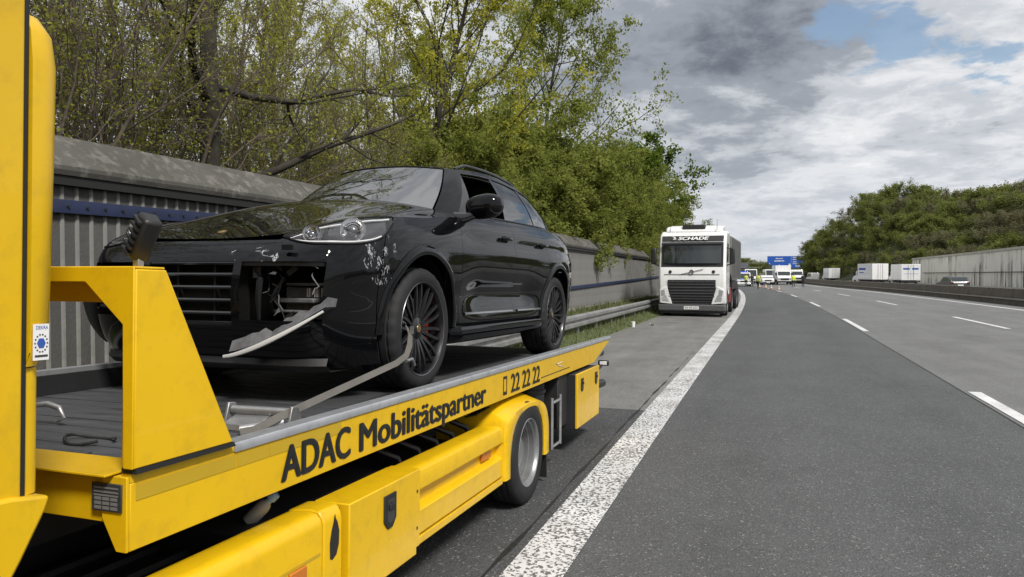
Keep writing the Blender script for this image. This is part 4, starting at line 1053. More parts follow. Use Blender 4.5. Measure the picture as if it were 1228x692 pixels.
    for s in (1, -1):
        b1 = MB()
        b1.grid([[c_body(t, lerp(.775, ztop_t(t), j / 10)) for j in range(11)] for t in tn(0, .80, 30)])           # band under the bonnet
        side_patch(b1, tn(0, .29, 10), lambda y: .20, lambda y: .425, 8)
        side_patch(b1, tn(.29, .34, 3), lambda y: .20, lambda y: .775, 14)
        side_patch(b1, tn(.34, .80, 12), lambda y: .20, lambda y: (.46 if s > 0 else .47), 8)
        P = []
        for t in side_ts:                                                       # corner
            y = yT(t); row = []; a = c_arch(y, .20); b = ztop_t(t)
            for j in range(21): row.append(c_body(t, lerp(a, b, j / 20)))
            P.append(row)
        if s > 0: b1.grid(P)
        else: b1.grid([r[9:] for r in P]); corner = [r[:10] for r in P]
        if s < 0: b1 = b1.mirrored()
        bp.add(b1.v, b1.f)
    B(bp, 'bumper', weld=True)
    # far corner of the bumper, torn loose and hanging forward
    cm = MB().grid(corner).mirrored()
    o = B(cm, 'torn_bumper_corner', M_BPLAST); o.location = (-.085, -.07, .035); o.rotation_euler = (RAD(-2), RAD(2), RAD(-3)); o['label'] = 'torn corner of the bumper hanging loose'
    # grille
    gr = MB().box(-.32, .32, -.87, -.85, .40, .79); gback = B(gr, 'grille_back', M_SHELL, solid=0)
    fr = MB()
    for z0, z1 in ((.405, .425), (.775, .79)):
        pass
    def nosebar(x0, x1, z, hz, dy, depth=.03, n=14):
        mb = MB(); P = []
        for x in np.linspace(x0, x1, n):
            y = c_body(tX(abs(x)), z)[1] + dy
            P.append([(x, y, z - hz), (x, y - .004, z), (x, y, z + hz), (x, y + depth, z + hz * .6), (x, y + depth, z - hz * .6), (x, y, z - hz)])
        return mb.grid(P)
    for z in (.705, .635, .565, .495): nosebar(-.30, .30, z, .009, .028).build('grille_slat', M_GLOSSB, gback)
    for x in (-.13, .13): MB().box(x - .006, x + .006, -.91, -.87, .42, .78).build('grille_strut', M_BPLAST, gback)
    nosebar(-.295, .295, .435, .014, .012).build('grille_frame', M_GLOSSB, gback); nosebar(-.295, .295, .768, .010, .008).build('grille_frame', M_GLOSSB, gback)
    # lower lip and skid
    lp = MB(); P = []
    for x in np.linspace(-.78, .78, 26):
        y = c_body(tX(abs(x)), .24)[1]; P.append([(x, y - .004, .255), (x, y - .02, .215), (x, y + .02, .18), (x, y + .25, .175)])
    B(lp.grid(P), 'lip_spoiler', M_BPLAST)
    # far-side intake grille, still in place
    for z in (.52, .58, .64, .70):
        mb = nosebar(-.80, -.35, z, .010, .03)
        B(mb, 'intake_slat', M_BPLAST, solid=0)
    # near-side hole with what it exposes
    hole = MB(); hole.box(.31, .86, -.60, -.58, .40, .80); hb = B(hole, 'hole_back', M_SHELL, solid=0); B(MB().box(-.86, -.31, -.70, -.68, .40, .80), 'intake_back', M_SHELL, solid=0)
    rad = MB().box(.46, .80, -.72, -.66, .46, .64); rd = B(rad, 'radiator', M_GREYP, solid=0, bevel=.006)
    for k in range(12): MB().box(.60 + k * .016, .606 + k * .016, -.745, -.72, .585, .635).build('cooling_fin', M_SILV if k % 3 else M_GREYP, rd)
    for (x0, x1, y, z, h) in ((.44, .70, -.80, .565, .028), (.42, .66, -.78, .505, .018), (.50, .80, -.78, .655, .016)):
        B(MB().box(x0, x1, y, y + .07, z - h / 2, z + h / 2), 'broken_duct', M_GREYP, solid=0, bevel=.008)
    B(MB().tube([(.43, -.80, .50), (.45, -.84, .56), (.50, -.86, .62), (.54, -.84, .69)], .010, 8), 'torn_hose', M_BPLAST, solid=0)
    B(MB().tube([(.37, -.86, .76), (.42, -.89, .68), (.40, -.88, .58), (.39, -.86, .46)], [.012, .02, .018, .01], 6), 'torn_bracket', M_BPLAST, solid=0)
    rw = random.Random(8)
    for k in range(5):        # torn wires and clips
        x = rw.uniform(.36, .74); z = rw.uniform(.60, .74); pts = [(x, -.84, z)]
        for j in range(5): pts.append((pts[-1][0] + rw.uniform(-.03, .05), pts[-1][1] + rw.uniform(-.03, .015), pts[-1][2] - rw.uniform(.01, .06)))
        B(MB().tube(pts, .0035, 5), 'torn_wire', M_GREYP if k % 2 else M_BPLAST, solid=0)
    for k in range(9):        # snapped pieces of the bumper skin
        x = rw.uniform(.36, .82); z = rw.choice([rw.uniform(.47, .55), rw.uniform(.69, .76)]); y = -.93 + .10 * max(0, x - .6) + rw.uniform(0, .06); s_ = rw.uniform(.02, .05)
        tri = [(x + rw.uniform(-1, 1) * s_, z + rw.uniform(-1, 1) * s_) for _ in range(5)]
        cx_ = sum(p[0] for p in tri) / 5; cz_ = sum(p[1] for p in tri) / 5; tri.sort(key=lambda p: math.atan2(p[1] - cz_, p[0] - cx_))
        B(MB().prism(tri, y, y + .006, 'y'), 'shard', M_GREYP if k % 3 == 0 else M_BPLAST, solid=0)
    nosebar(.34, .82, .765, .014, .014, .10).build('intake_frame', M_BPLAST, hb)
    # jagged ledge torn off below the hole, and the bent bright strip
    rnd = random.Random(5); top = []; bot = []
    N = 15
    for i in range(N):
        q = i / (N - 1); x = lerp(.315, .85, q); z = lerp(.305, .548, q ** 1.35); y = -1.0 + .09 * q
        top.append((x, y + .02, z + .036 + rnd.uniform(-.018, .024))); bot.append((x, y - .005, z - .012))
    J = MB(); vs = []
    for a, b in zip(bot, top): vs += [a, b, (b[0], b[1] + .09, b[2] - .01), (a[0], a[1] + .10, a[2])]
    J.add(vs, [(i*4+k, i*4+(k+1) % 4, (i+1)*4+(k+1) % 4, (i+1)*4+k) for i in range(N-1) for k in range(4)] + [(0, 1, 2, 3), tuple(range(4*N-4, 4*N))])
    B(J, 'torn_ledge', M_GREYP, solid=0, angle=20)['label'] = 'jagged torn grey plastic ledge'
    S = MB(); pts = []
    for q in np.linspace(0, 1, 16): pts.append((lerp(.30, .845, q), -1.03 + .11 * q * q, lerp(.268, .515, q ** 1.45)))
    B(S.tube(pts, [lerp(.007, .0135, math.sin(math.pi * min(1, (i + 1) / 15))) for i in range(16)], 8, squash=(.6, 1)), 'bent_light_strip', M_SILV, solid=0)
    # washer cap hole and parking sensors
    B(MB().box(.60, .66, -.945, -.925, .835, .862), 'washer_cover_hole', M_SHELL, solid=0)
    # under-tray seen below
    B(MB().box(-.7, .7, -.62, -.42, .20, .26), 'under_tray', M_SHELL, solid=0)
    # ---------------- headlights
    for s in (1, -1):
        def fl(mb): return mb if s > 0 else mb.mirrored()
        housing = fl(MB().grid([[tuple(hl(q, r, -.055 if 0 < r < 1 and 0 < q < 1 else -.002)) for r in np.linspace(0, 1, 9)] for q in np.linspace(0, 1, 19)]))
        H = B(housing, 'headlight', mat('headlight_housing', (0.02, 0.02, 0.021), 0.3), solid=0)
        bz = MB()
        for ed in (0, 1):
            bz.tube([tuple(hl(q, ed, .002)) for q in np.linspace(0, 1, 24)], .0065, 6)
        fl(bz).build('bezel', M_SHELL, H)
        dv = Vector((.42, -.80, .12)).normalized()
        for qa, qb in ((.07, .45), (.50, .95)):
            fl(MB().grid([[tuple(hl(q, r, -.050 + .042 * abs(2 * r - 1) ** 3 + .012 * abs(2 * (q - qa) / (qb - qa) - 1) ** 3)) for r in np.linspace(.08, .96, 13)] for q in np.linspace(qa, qb, 17)])).build('reflector', mat('lamp_inner', (.075, .075, .08), .25, metal=.5), H, recalc=False)
        for q, r, R_ in ((.34, .52, .036), (.72, .54, .052)):
            c = hl(q, r, -.010); rot = dv.to_track_quat('Z', 'Y').to_matrix()
            ring = MB().lathe([(R_ * .62, -.012), (R_ * .66, -.004), (R_ * .80, -.010), (R_ * .92, -.006), (R_ * .97, .004), (R_ * 1.02, -.002), (R_ * 1.0, -.02)], axis='z', n=32)
            ring.v = [tuple(rot @ Vector(v) + c) for v in ring.v]; fl(ring).build('lamp_ring', M_CHROME, H)
            bowl = MB().lathe([(R_ * 1.0, -.016), (R_ * 1.18, -.012), (R_ * 1.36, .000), (R_ * 1.40, -.008)], axis='z', n=32)
            bowl.v = [tuple(rot @ Vector(v) + c) for v in bowl.v]; fl(bowl).build('reflector', mat('silver_reflector', (.50, .50, .51), .25, metal=.6), H)
            ln = MB(); ellipsoid(ln, c - dv * .030, (R_ * .64,) * 3, 20, 12); fl(ln).build('projector_lens', mat('lens', (.22, .23, .25), .06, metal=.5, coat=1), H)
        drl = MB().tube([tuple(hl(q, .10, -.012)) for q in np.linspace(.12, .9, 20)], .006, 6); fl(drl).build('light_guide', mat('light_guide', (.75, .76, .78), .25), H)
        drl = MB().tube([tuple(hl(q, .88, -.012)) for q in np.linspace(.25, .97, 20)], .006, 6); fl(drl).build('light_guide', MATS['light_guide'], H)
        fl(MB().grid([[tuple(hl(q, r, .003)) for r in np.linspace(0, 1, 9)] for q in np.linspace(0, 1, 25)])).build('lens_cover', M_HLGLASS, H)
        # dark seam between lamp, bumper and wing
        fill = MB().grid([[tuple(hl(q, 0, -.006)), tuple(hl(q, 0, -.02) + Vector((0, .01, -.05)))] for q in np.linspace(0, 1, 20)])
        fl(fill).build('seal', M_SHELL, H)
    # ---------------- cabin
    cp_ = MB()
    for s in (1, -1):
        q = MB(); cab_patch(q, .365, .455, 0, 1, 6, 16, .002)                     # windscreen pillar
        cab_patch(q, .455, 1.62, .90, 1.0, 44, 3, .002)                           # cant rail
        cab_patch(q, 1.43, 1.62, .0, .92, 8, 12, .002)                            # rear pillar
        if s < 0: q = q.mirrored()
        cp_.add(q.v, q.f)
    B(cp_, 'cabin_frame', weld=True)
    B(MB().grid([[roof_pt(u, v) for v in np.linspace(0, 1, 40)] for u in np.linspace(-1, 1, 30)]), 'roof')
    ws = MB(); cab_patch(ws, -.36, .36, .015, .985, 40, 16, -.002); W = B(ws, 'windscreen', M_WSGLASS, solid=0)
    for h in (.015, .985):
        e = MB().tube([cabin(t, h, -.001) for t in np.linspace(-.365, .365, 30)], .007, 6); e.build('seal', M_SHELL, W)
    for s in (1, -1): sq = MB(); pp = c_hood(.93 * s, .985); ellipsoid(sq, (pp[0], pp[1] + .02, pp[2] - .004), (.075, .06, .014), 16, 8); B(sq, 'glint_cover', M_BPLAST, solid=0)  # added black piece at the pillar base, hides a bright reflecting panel edge
    cl = MB().grid([[tuple(np.array(c_hood(u, .985)) - (0, 0, .006)), (c_cowl(abs(u))[0] * math.copysign(1, u), c_cowl(abs(u))[1] + .04, c_cowl(abs(u))[2] - .02)] for u in np.linspace(-.98, .98, 30)])
    B(cl, 'cowl', M_BPLAST, solid=0)
    for s, x0 in ((1, .5), (1, -.1)):
        B(MB().tube([(x0, .62, 1.222), (x0 - .18, .60, 1.235), (x0 - .52, .58 + .03, 1.252)], [.008, .007, .004], 6), 'wiper', M_BPLAST, solid=0)
    for s in (1, -1):
        fl = (lambda mb: mb) if s > 0 else (lambda mb: mb.mirrored())
        q = MB(); cab_patch(q, .455, .515, 0, lambda t: .02 + .60 * (.515 - t) / .06 + .30, 4, 6, 0); B(fl(q), 'mirror_sail', M_GLOSSB)
        q = MB(); cab_patch(q, .862, .905, 0, .90, 4, 12, .001); B(fl(q), 'door_pillar', M_GLOSSB)
        q = MB(); cab_patch(q, 1.215, 1.245, 0, .90, 3, 12, .001); B(fl(q), 'door_pillar', M_GLOSSB)
        q = MB(); cab_patch(q, .905, 1.215, .04, .895, 16, 10, -.004); B(fl(q), 'rear_door_window', M_SDGLASS, solid=0)
        q = MB(); cab_patch(q, 1.245, 1.43, .04, .895, 10, 10, -.004); B(fl(q), 'quarter_window', M_SDGLASS, solid=0)
        if s < 0: q = MB(); cab_patch(q, .47, .865, .04, .895, 16, 10, -.004); B(fl(q), 'front_door_window', M_SDGLASS, solid=0)
        e = MB().tube([cabin(t, .905, .003) for t in np.linspace(.47, 1.43, 40)], .006, 6); B(fl(e), 'window_trim', M_GLOSSB, solid=0)
        e = MB().tube([cabin(t, .05, .004) for t in np.linspace(.46, 1.43, 40)], .008, 6); B(fl(e), 'waist_seal', M_BPLAST, solid=0)
        # roof rail
        pts = [roof_pt(.93, v) for v in np.linspace(.06, .80, 22)]
        pts = [(x, y, z + .035 * min(1, i / 2.5, (21 - i) / 2.5)) for i, (x, y, z) in enumerate(pts)]
        B(fl(MB().tube(pts, .014, 8)), 'roof_rail', M_GLOSSB, solid=0)
        # mirror (the far one is folded away)
        if s < 0: continue
        mi = MB(); rot = Matrix.Rotation(RAD(-14), 3, 'Z') @ Matrix.Rotation(RAD(-6), 3, 'Y')
        ellipsoid(mi, (1.035, .80, 1.240), (.150, .098, .090), 26, 16, .80, rot)
        mo = B(fl(mi), 'door_mirror', solid=0, angle=60)
        sk = MB().tube([(.83, .74, 1.150), (.91, .76, 1.160), (.975, .785, 1.185), (1.01, .80, 1.21)], [.070, .048, .042, .055], 12, squash=(1, .75)); fl(sk).build('mirror_foot', M_GLOSSB, mo, angle=60)
        gm = MB(); ellipsoid(gm, (1.032, .875, 1.240), (.11, .012, .068), 22, 10, .7, rot); fl(gm).build('mirror_glass', M_CHROME, mo)
        fold = MB().tube([tuple(rot @ Vector((x, -.097 * math.sqrt(max(0, 1 - (x / .15) ** 2)) - .001, -.022)) + Vector((1.035, .80, 1.240))) for x in np.linspace(-.14, .14, 14)], .004, 5); fl(fold).build('mirror_seam', M_SHELL, mo)
    # rear end
    for s in (1, -1):
        fl = (lambda mb: mb) if s > 0 else (lambda mb: mb.mirrored())
        q = MB(); side_patch(q, list(np.linspace(tY(3.615), 1.995, 20)), lambda y: .84, TOP, 12); 
        if s > 0: tg = q
        else: m_ = q.mirrored(); tg.add(m_.v, m_.f)
        q2 = MB(); side_patch(q2, list(np.linspace(tY(3.36), 1.995, 24)), lambda y: .28, lambda y: .835 if y > 3.6 else .52, 10)
        if s > 0: rb = q2
        else: m_ = q2.mirrored(); rb.add(m_.v, m_.f)
        tl = MB(); side_patch(tl, list(np.linspace(tY(3.55), tY(3.86), 10)), lambda y: .90, lambda y: 1.03, 6, .006); B(fl(tl), 'tail_light', mat('tail_light_red', (.25, .005, .005), .1, coat=1), solid=0)
    B(tg, 'tailgate'); B(rb, 'rear_bumper')
    rg = MB(); cab_patch(rg, 1.62, 2.0, .05, .93, 14, 10); m_ = rg.mirrored(); rg.add(m_.v, m_.f); B(rg, 'rear_window', M_SDGLASS, solid=0)
    B(MB().grid([[(x, 3.50 + dy, 1.50 - .04 * abs(x) + dz) for dy, dz in ((-.08, .015), (.12, 0), (.13, -.02), (.0, -.03))] for x in np.linspace(-.56, .56, 14)]), 'roof_spoiler', solid=0)
    # interior
    B(MB().box(-.70, .70, .62, .95, .80, 1.10), 'dashboard', M_INT, solid=0, bevel=.05)
    for x in (.37, -.37):
        st = B(MB().box(x - .25, x + .25, 1.35, 1.85, .55, .72), 'seat', M_INT, solid=0, bevel=.05)
        MB().hexa([(x-.24,1.80,.66),(x+.24,1.80,.66),(x+.24,1.98,.66),(x-.24,1.98,.66),(x-.20,2.00,1.26),(x+.20,2.00,1.26),(x+.20,2.12,1.26),(x-.20,2.12,1.26)]).build('seat_back', M_INT, st, bevel=.04)
        MB().box(x-.13, x+.13, 2.03, 2.12, 1.28, 1.45).build('headrest', M_INT, st, bevel=.03)
    B(MB().box(-.62, .62, 2.55, 2.72, .6, 1.22), 'rear_seat', M_INT, solid=0, bevel=.05)
    whl = MB(); P = []
    for a in np.linspace(0, 2*math.pi, 29):
        P.append([(.37 + (.18 + .014*math.cos(b))*math.cos(a), 1.10 + .014*math.sin(b) - .18*math.sin(a)*.35*-1, 1.08 + (.18 + .014*math.cos(b))*math.sin(a)*.93) for b in np.linspace(0, 2*math.pi, 9)])
    B(whl.grid(P), 'steering_wheel', M_INT, solid=0)
    # wheels
    for y in (0, 2.895):
        for s in (1, -1): car_wheel(root, (s * .825, y, .385), s, -1 if y > 1 else 1)
    return root
car = make_car()
# ================================================================ the traffic
M_WHT_P = mat('white_vehicle_paint', (0.72, 0.72, 0.71), 0.3, coat=0.5, var=0.04, vscale=2, dirt=((.45, .44, .40), .3, 3))
M_VGLASS = mat('vehicle_glass', (0.018, 0.024, 0.026), 0.06, coat=1.0)
M_VBLK = mat('vehicle_black', (0.018, 0.018, 0.019), 0.5, var=.2, vscale=6)
M_VGREY = mat('bumper_grey', (0.075, 0.077, 0.08), 0.6, var=.15, vscale=6)
M_TARP = mat('grey_trailer_body', (0.12, 0.122, 0.122), 0.55, var=.15, vscale=1.2, dirt=((.10, .10, .095), .5, 2))
M_REDP = mat('red_chassis_paint', (0.20, 0.012, 0.012), 0.45)
M_LAMP = mat('lamp_glass', (0.55, 0.57, 0.58), 0.1, metal=.5, coat=1)
M_LAMPL = mat('lit_lamp', (0.8, 0.8, 0.75), 0.2, coat=1)
M_VSILV = mat('badge_silver', (.35, .35, .36), .3, metal=.8)

def tyre_rim(parent, x, y, z, r, w, s, rimm):
    t = MB().lathe([(r*.62, s*w*.46), (r*.8, s*w*.5), (r*.94, s*w*.46), (r, s*w*.34), (r, -s*w*.34), (r*.94, -s*w*.46), (r*.6, -s*w*.5)], axis='x', n=32).build('wheel', M_TYRE, parent, loc=(x, y, z), angle=40)
    MB().lathe([(r*.63, s*w*.46), (r*.58, s*w*.40), (r*.5, s*w*.2), (r*.28, s*w*.2), (r*.25, s*w*.42), (0, s*w*.45)], axis='x', n=24).build('rim', rimm, t, angle=40)
    return t

def lorry():
    y0 = 27.7; X0 = -2.63
    root = thing('lorry', 'white lorry with a black grille and a grey tipper trailer parked on the hard shoulder', 'truck', (X0 + dev(y0), y0, gz(y0)), (-.006, 0, RAD(-.8)))
    B = lambda mb, name, m, p=None, **k: mb.build(name, m, p or root, **k)
    # cab shell: side profile (y, z) with raked front
    W = 1.22
    def sheet(pts, xa, xb):      # extrude a (y,z) polyline across x with slightly rounded corners
        return MB().prism(pts, xa, xb, 'x')
    prof = [(.10, .44), (.0, .80), (-.02, 1.75), (.02, 1.82), (.16, 2.75), (.30, 3.02), (.60, 3.18), (2.1, 3.26), (2.1, .75), (1.75, .75), (1.75, .95), (.75, .95), (.60, .44)]
    cab = B(sheet(prof, -W, W), 'cab', M_WHT_P, bevel=.12, seg=4)
    B(sheet([(.5, 3.15), (.75, 3.36), (2.05, 3.50), (2.05, 3.2)], -1.05, 1.05), 'roof_deflector', M_WHT_P, bevel=.08, seg=3)
    B(MB().box(-.42, .42, .62, 1.0, 3.25, 3.44), 'roof_hatch', M_VBLK, bevel=.03)
    # windscreen and black band
    def face(x0, x1, z0, z1, off, bulge=0.0):
        def yf(z): return float(np.interp(z, [.44, .80, 1.75, 1.82, 2.75, 3.02, 3.18], [.10, .0, -.02, .02, .16, .30, .60])) - off
        return MB().grid([[(x, yf(z) - bulge * (1 - (x / 1.15) ** 2), z) for z in np.linspace(z0, z1, 9)] for x in np.linspace(x0, x1, 9)])
    bl = B(face(-1.12, 1.12, 1.84, 3.0, .008), 'screen_surround', M_VBLK, solid=.01)
    ws = B(face(-1.04, 1.04, 1.97, 2.68, .022, .07), 'windscreen', M_VGLASS, solid=.006)
    for x in (-.75, .35): MB().tube([(x + .55, .0, 1.965), (x, -.005, 2.02)], .014, 5).build('wiper', M_VBLK, ws)
    B(MB().grid([[(x, .05 - .20 * (1 - (x / 1.15) ** 2) * .4 - .09 * q, 2.69 + .07 * (1 - q)) for q in (0, 1)] for x in np.linspace(-1.1, 1.1, 12)]), 'sun_visor', M_VBLK, solid=.015)
    letters('SCHADE', 'lettering', mat('white_lettering', (.8, .8, .8), .5), root, (-.52, .135, 2.845), (1, 0, 0), (0, .45, .89), .13, 1.12, bold=.03, shear=.25)
    B(MB().prism([(-.72, 2.85), (-.58, 2.87), (-.62, 2.97), (-.75, 2.98), (-.66, 2.92)], .128, .134, 'y'), 'logo_mark', MATS['white_lettering'])
    # grille
    gr = B(face(-.86, .86, .50, 1.36, .035), 'grille', M_VBLK, solid=.03)
    for z in (.56, .66, .76, .86, .96, 1.08, 1.20, 1.29):
        face(-.82, .82, z - .012, z + .012, .06).build('grille_slat', M_VGREY, gr, solid=.015)
    B(face(-1.0, 1.0, 1.555, 1.572, .012), 'bonnet_joint', M_VBLK, solid=.005)
    em = B(MB().lathe([(.055, -.03), (.075, -.035), (.085, -.03), (.085, 0)], c=(0, -.03, 1.66), axis='y', n=24), 'emblem_ring', M_VSILV)
    MB().tube([(-.42, -.035, 1.56), (.42, -.045, 1.76)], .010, 5).build('emblem_bar', M_VSILV, em)
    for x in (-.78, .78): B(MB().lathe([(0, -.005), (.055, -.005), (.06, 0), (.06, .01)], c=(x, -.03, 1.66), axis='y', n=18), 'round_badge', M_VBLK)
    # headlamps and bumper
    for s in (-1, 1):
        h = B(MB().prism([(s*.70, .46), (s*1.14, .50), (s*1.17, 1.00), (s*.90, 1.12)], -.05, .02, 'y'), 'lamp_panel', M_WHT_P, bevel=.015)
        MB().prism([(s*.82, .56), (s*1.06, .58), (s*1.09, .70), (s*.93, .80)], -.060, -.051, 'y').build('headlamp', M_LAMP, h)
        MB().prism([(s*.96, .80), (s*1.09, .75), (s*1.12, .96), (s*.99, 1.00)], -.060, -.051, 'y').build('headlamp', M_LAMP, h)
    bu = B(MB().box(-1.22, 1.22, -.06, .35, .20, .45), 'bumper', M_VGREY, bevel=.05, seg=3)
    pl = B(MB().box(-.27, .27, -.078, -.062, .27, .39), 'number_plate', M_WHT_P)
    letters('RE NS 624', 'plate_lettering', M_VBLK, pl, (-.22, -.0795, .295), (1, 0, 0), (0, 0, 1), .07, .44)
    B(MB().box(-1.15, 1.15, .0, 1.2, .12, .20), 'air_dam', M_VBLK, bevel=.02)
    # mirrors, side window, steps
    for s in (-1, 1):
        B(MB().tube([(s*1.2, .25, 2.55), (s*1.42, .15, 2.50), (s*1.42, .15, 1.95), (s*1.22, .2, 1.9)], .025, 6), 'mirror_arm', M_VBLK)
        B(MB().box(s*1.32, s*1.52, .12, .24, 1.95, 2.55), 'wing_mirror', M_VBLK, bevel=.05)
        B(MB().prism([(.40, 2.02), (1.25, 2.02), (1.25, 2.72), (.62, 2.72)], s*1.222, s*1.228, 'x'), 'side_window', M_VGLASS)
        B(MB().box(s*1.0, s*1.2, .80, 1.7, .45, .52), 'step', M_VBLK)
        tyre_rim(root, s*1.06, 1.25, .50, .50, .30, s, M_WSTEEL)
    for x in (-.85, .85): B(MB().tube([(x, .5, 3.2), (x, .62, 3.62 if x > 0 else 3.4)], [.012, .005], 5), 'aerial', M_VBLK)
    # tractor chassis and tipper trailer
    B(MB().box(-.45, .45, 1.0, 6.0, .75, 1.0), 'chassis', M_VBLK)
    B(MB().box(-1.1, 1.2, 2.2, 3.3, .45, 1.05), 'side_tank', M_REDP, bevel=.03)
    tr = B(MB().prism([(2.55, 1.55), (2.75, 3.10), (10.6, 3.20), (10.6, 1.35), (3.6, 1.30)], -1.24, 1.24, 'x'), 'tipper_body', M_TARP, bevel=.03)
    for s in (-1, 1):
        for k in range(9): MB().prism([(3.2 + .8*k, 1.42), (3.28 + .8*k, 1.42), (3.28 + .8*k, 3.06), (3.2 + .8*k, 3.06)], s*1.241, s*1.27, 'x').build('body_rib', M_TARP, tr)
        B(MB().box(s*1.0, s*1.22, 3.6, 8.0, .95, 1.28), 'side_rail', M_VBLK)
    B(MB().box(-.6, .6, 3.2, 10.4, .95, 1.29), 'trailer_frame', M_REDP)
    for y in (4.2, 7.6, 8.9):
        for s in (-1, 1): tyre_rim(root, s*1.06, y, .50, .50, .30, s, M_WSTEEL)
    return root
lorry()

# ---- small traffic, built once per kind with its parts
def van(name, label, loc, rz, paint=M_WHT_P, L=5.2, Wd=1.9, Hh=1.95, bonnet=.95, stripe=None, bar=None, group=None, lamps=M_LAMP, cat='van'):
    r = thing(name, label, cat, loc, (0, 0, rz), group); w = Wd / 2
    hb = .95 if Hh < 2.3 else 1.1
    prof = [(0, .30), (-.02, .62), (.10, hb), (bonnet * .8, hb + .12), (bonnet + .55, Hh - .08), (bonnet + .9, Hh), (L - .1, Hh - .03), (L, Hh - .35), (L, .34)]
    MB().prism(prof, -w, w, 'x').build('body', paint, r, bevel=.09, seg=3)
    za, zb = hb + .16, Hh - .16; ya = bonnet * .8 + .03; yb = bonnet + .50
    q = MB().grid([[(x, lerp(ya, yb, t) - .025, lerp(za, zb, t)) for t in (0, 1)] for x in (-w * .88, w * .88)]); q.build('windscreen', M_VGLASS, r, solid=.012)
    for s in (-1, 1):
        MB().prism([(bonnet + .35, hb + .15), (L * .92, hb + .15), (L * .92, Hh - .25), (bonnet + .75, Hh - .25)], s * w, s * (w + .006), 'x').build('side_window', M_VGLASS, r)
        MB().box(s * w * .62, s * w * .97, -.045, .0, .66, .86).build('headlight', lamps, r, bevel=.02)
        MB().box(s * (w + .02), s * (w + .22), bonnet + .2, bonnet + .32, hb + .1, hb + .36).build('wing_mirror', M_VBLK, r, bevel=.03)
        for y in (.95, L - 1.05): tyre_rim(r, s * (w - .12), y, .33, .33, .22, s, M_WSTEEL)
    MB().box(-w * .55, w * .55, -.045, .0, .62, .82).build('grille', M_VBLK, r, bevel=.01)
    MB().box(-w * .98, w * .98, -.07, .05, .30, .52).build('bumper', M_VGREY if not stripe else paint, r, bevel=.03)
    MB().box(-.26, .26, -.085, -.071, .40, .50).build('number_plate', M_WHT, r)
    if stripe:
        for s in (-1, 1): MB().box(s * (w + .001), s * (w + .007), .15, L - .1, .62, .92).build('side_stripe', stripe, r)
        MB().grid([[(x, lerp(.12, bonnet * .78, t), lerp(hb + .012, hb + .125, t)) for t in (0, 1)] for x in (-w * .7, w * .7)]).build('bonnet_stripe', stripe, r, solid=.01)
    if bar:
        MB().box(-w * .7, w * .7, bonnet + 1.0, bonnet + 1.3, Hh, Hh + .14).build('light_bar', bar, r, bevel=.03)
    return r
def boxtruck(name, label, loc, rz, Wd=2.3, L=6.2, Hh=3.1, boxm=M_WHT_P, group=None, rear=False, marks=None):
    r = thing(name, label, 'truck', loc, (0, 0, rz), group); w = Wd / 2; cw = w * .88
    s0 = -1 if rear else 1      # rear=True: the tail is towards -y
    def fy(y): return y if not rear else L - y
    prof = [(fy(a), b) for a, b in ((0, .4), (-.02, .9), (.15, 1.25), (.75, 1.42), (1.25, 2.15), (1.6, 2.22), (1.9, 2.2), (1.9, .4))]
    MB().prism(prof, -cw, cw, 'x').build('cab', M_WHT_P, r, bevel=.08, seg=2)
    MB().grid([[(x, fy(lerp(.80, 1.22, t) - .03), lerp(1.48, 2.08, t)) for t in (0, 1)] for x in (-cw * .88, cw * .88)]).build('windscreen', M_VGLASS, r, solid=.01)
    MB().box(-cw * .6, cw * .6, fy(-.05), fy(.0), .75, 1.05).build('grille', M_VBLK, r)
    MB().box(-cw, cw, fy(-.08), fy(.08), .38, .62).build('bumper', M_VBLK, r, bevel=.02)
    bx = MB().box(-w, w, fy(2.0), fy(L), .85, Hh).build('box_body', boxm, r, bevel=.03)
    MB().box(-w * .6, w * .6, fy(1.5), fy(L - .1), .5, .84).build('frame', M_VBLK, r)
    for s in (-1, 1):
        MB().box(s * cw * .66, s * cw * .98, fy(-.06), fy(.02), .82, 1.05).build('headlight', M_LAMP, r)
        MB().box(s * (cw + .02), s * (cw + .26), fy(1.0), fy(1.1), 1.5, 1.9).build('wing_mirror', M_VBLK, r)
        for y in (1.0, L - 1.5): tyre_rim(r, s * (w - .16), fy(y), .38, .38, .26, s, M_WSTEEL)
        e = fy(L)
        MB().box(s * (w - .35), s * (w - .05), e - .04, e + .04, .62, .76).build('tail_light', mat('far_tail_light', (.12, .006, .006), .3), r)
    if rear:
        MB().box(-.012, .012, -.012, -.002, .95, Hh - .1).build('door_joint', M_VGREY, bx)
        MB().box(-w, w, -.05, .12, .60, .72).build('rear_bumper', M_VBLK, r)
        for s in (-1, 1): MB().tube([(s * .35, -.02, 1.0), (s * .35, -.02, Hh - .1)], .02, 5).build('lock_bar', M_VGREY, bx)
    if marks:
        for (x0, x1, z0, z1, y) in marks: MB().box(x0, x1, y - .004, y + .004, z0, z1).build('printed_line', M_BLUEP, bx)
    return r
def G(x, y): return (x, y, gz(y))
HT = math.atan(2 * .00055 * 100)      # heading of the road out there (bends to the left)
van('police_van', 'white police van with a blue bonnet and blue roof lights standing across the slow lane', G(-3.05, 107), HT, L=4.9, Wd=1.95, Hh=1.97, stripe=mat('police_blue', (.03, .11, .42), .35, coat=.5), bar=mat('blue_beacon', (.02, .08, .6), .2, coat=1), group=None)
van('panel_van', 'tall white panel van standing left of the other vans behind the police cordon', G(-2.5, 132), HT, L=5.6, Wd=2.0, Hh=2.5)
van('estate_car', 'low white car with switched-on headlights in front of the vans', G(.15, 119), HT, L=4.3, Wd=1.8, Hh=1.50, bonnet=1.15, lamps=M_LAMPL, cat='car')
van('panel_van', 'white panel van half hidden behind the low white car', G(.85, 129), HT, L=5.6, Wd=2.0, Hh=2.45)
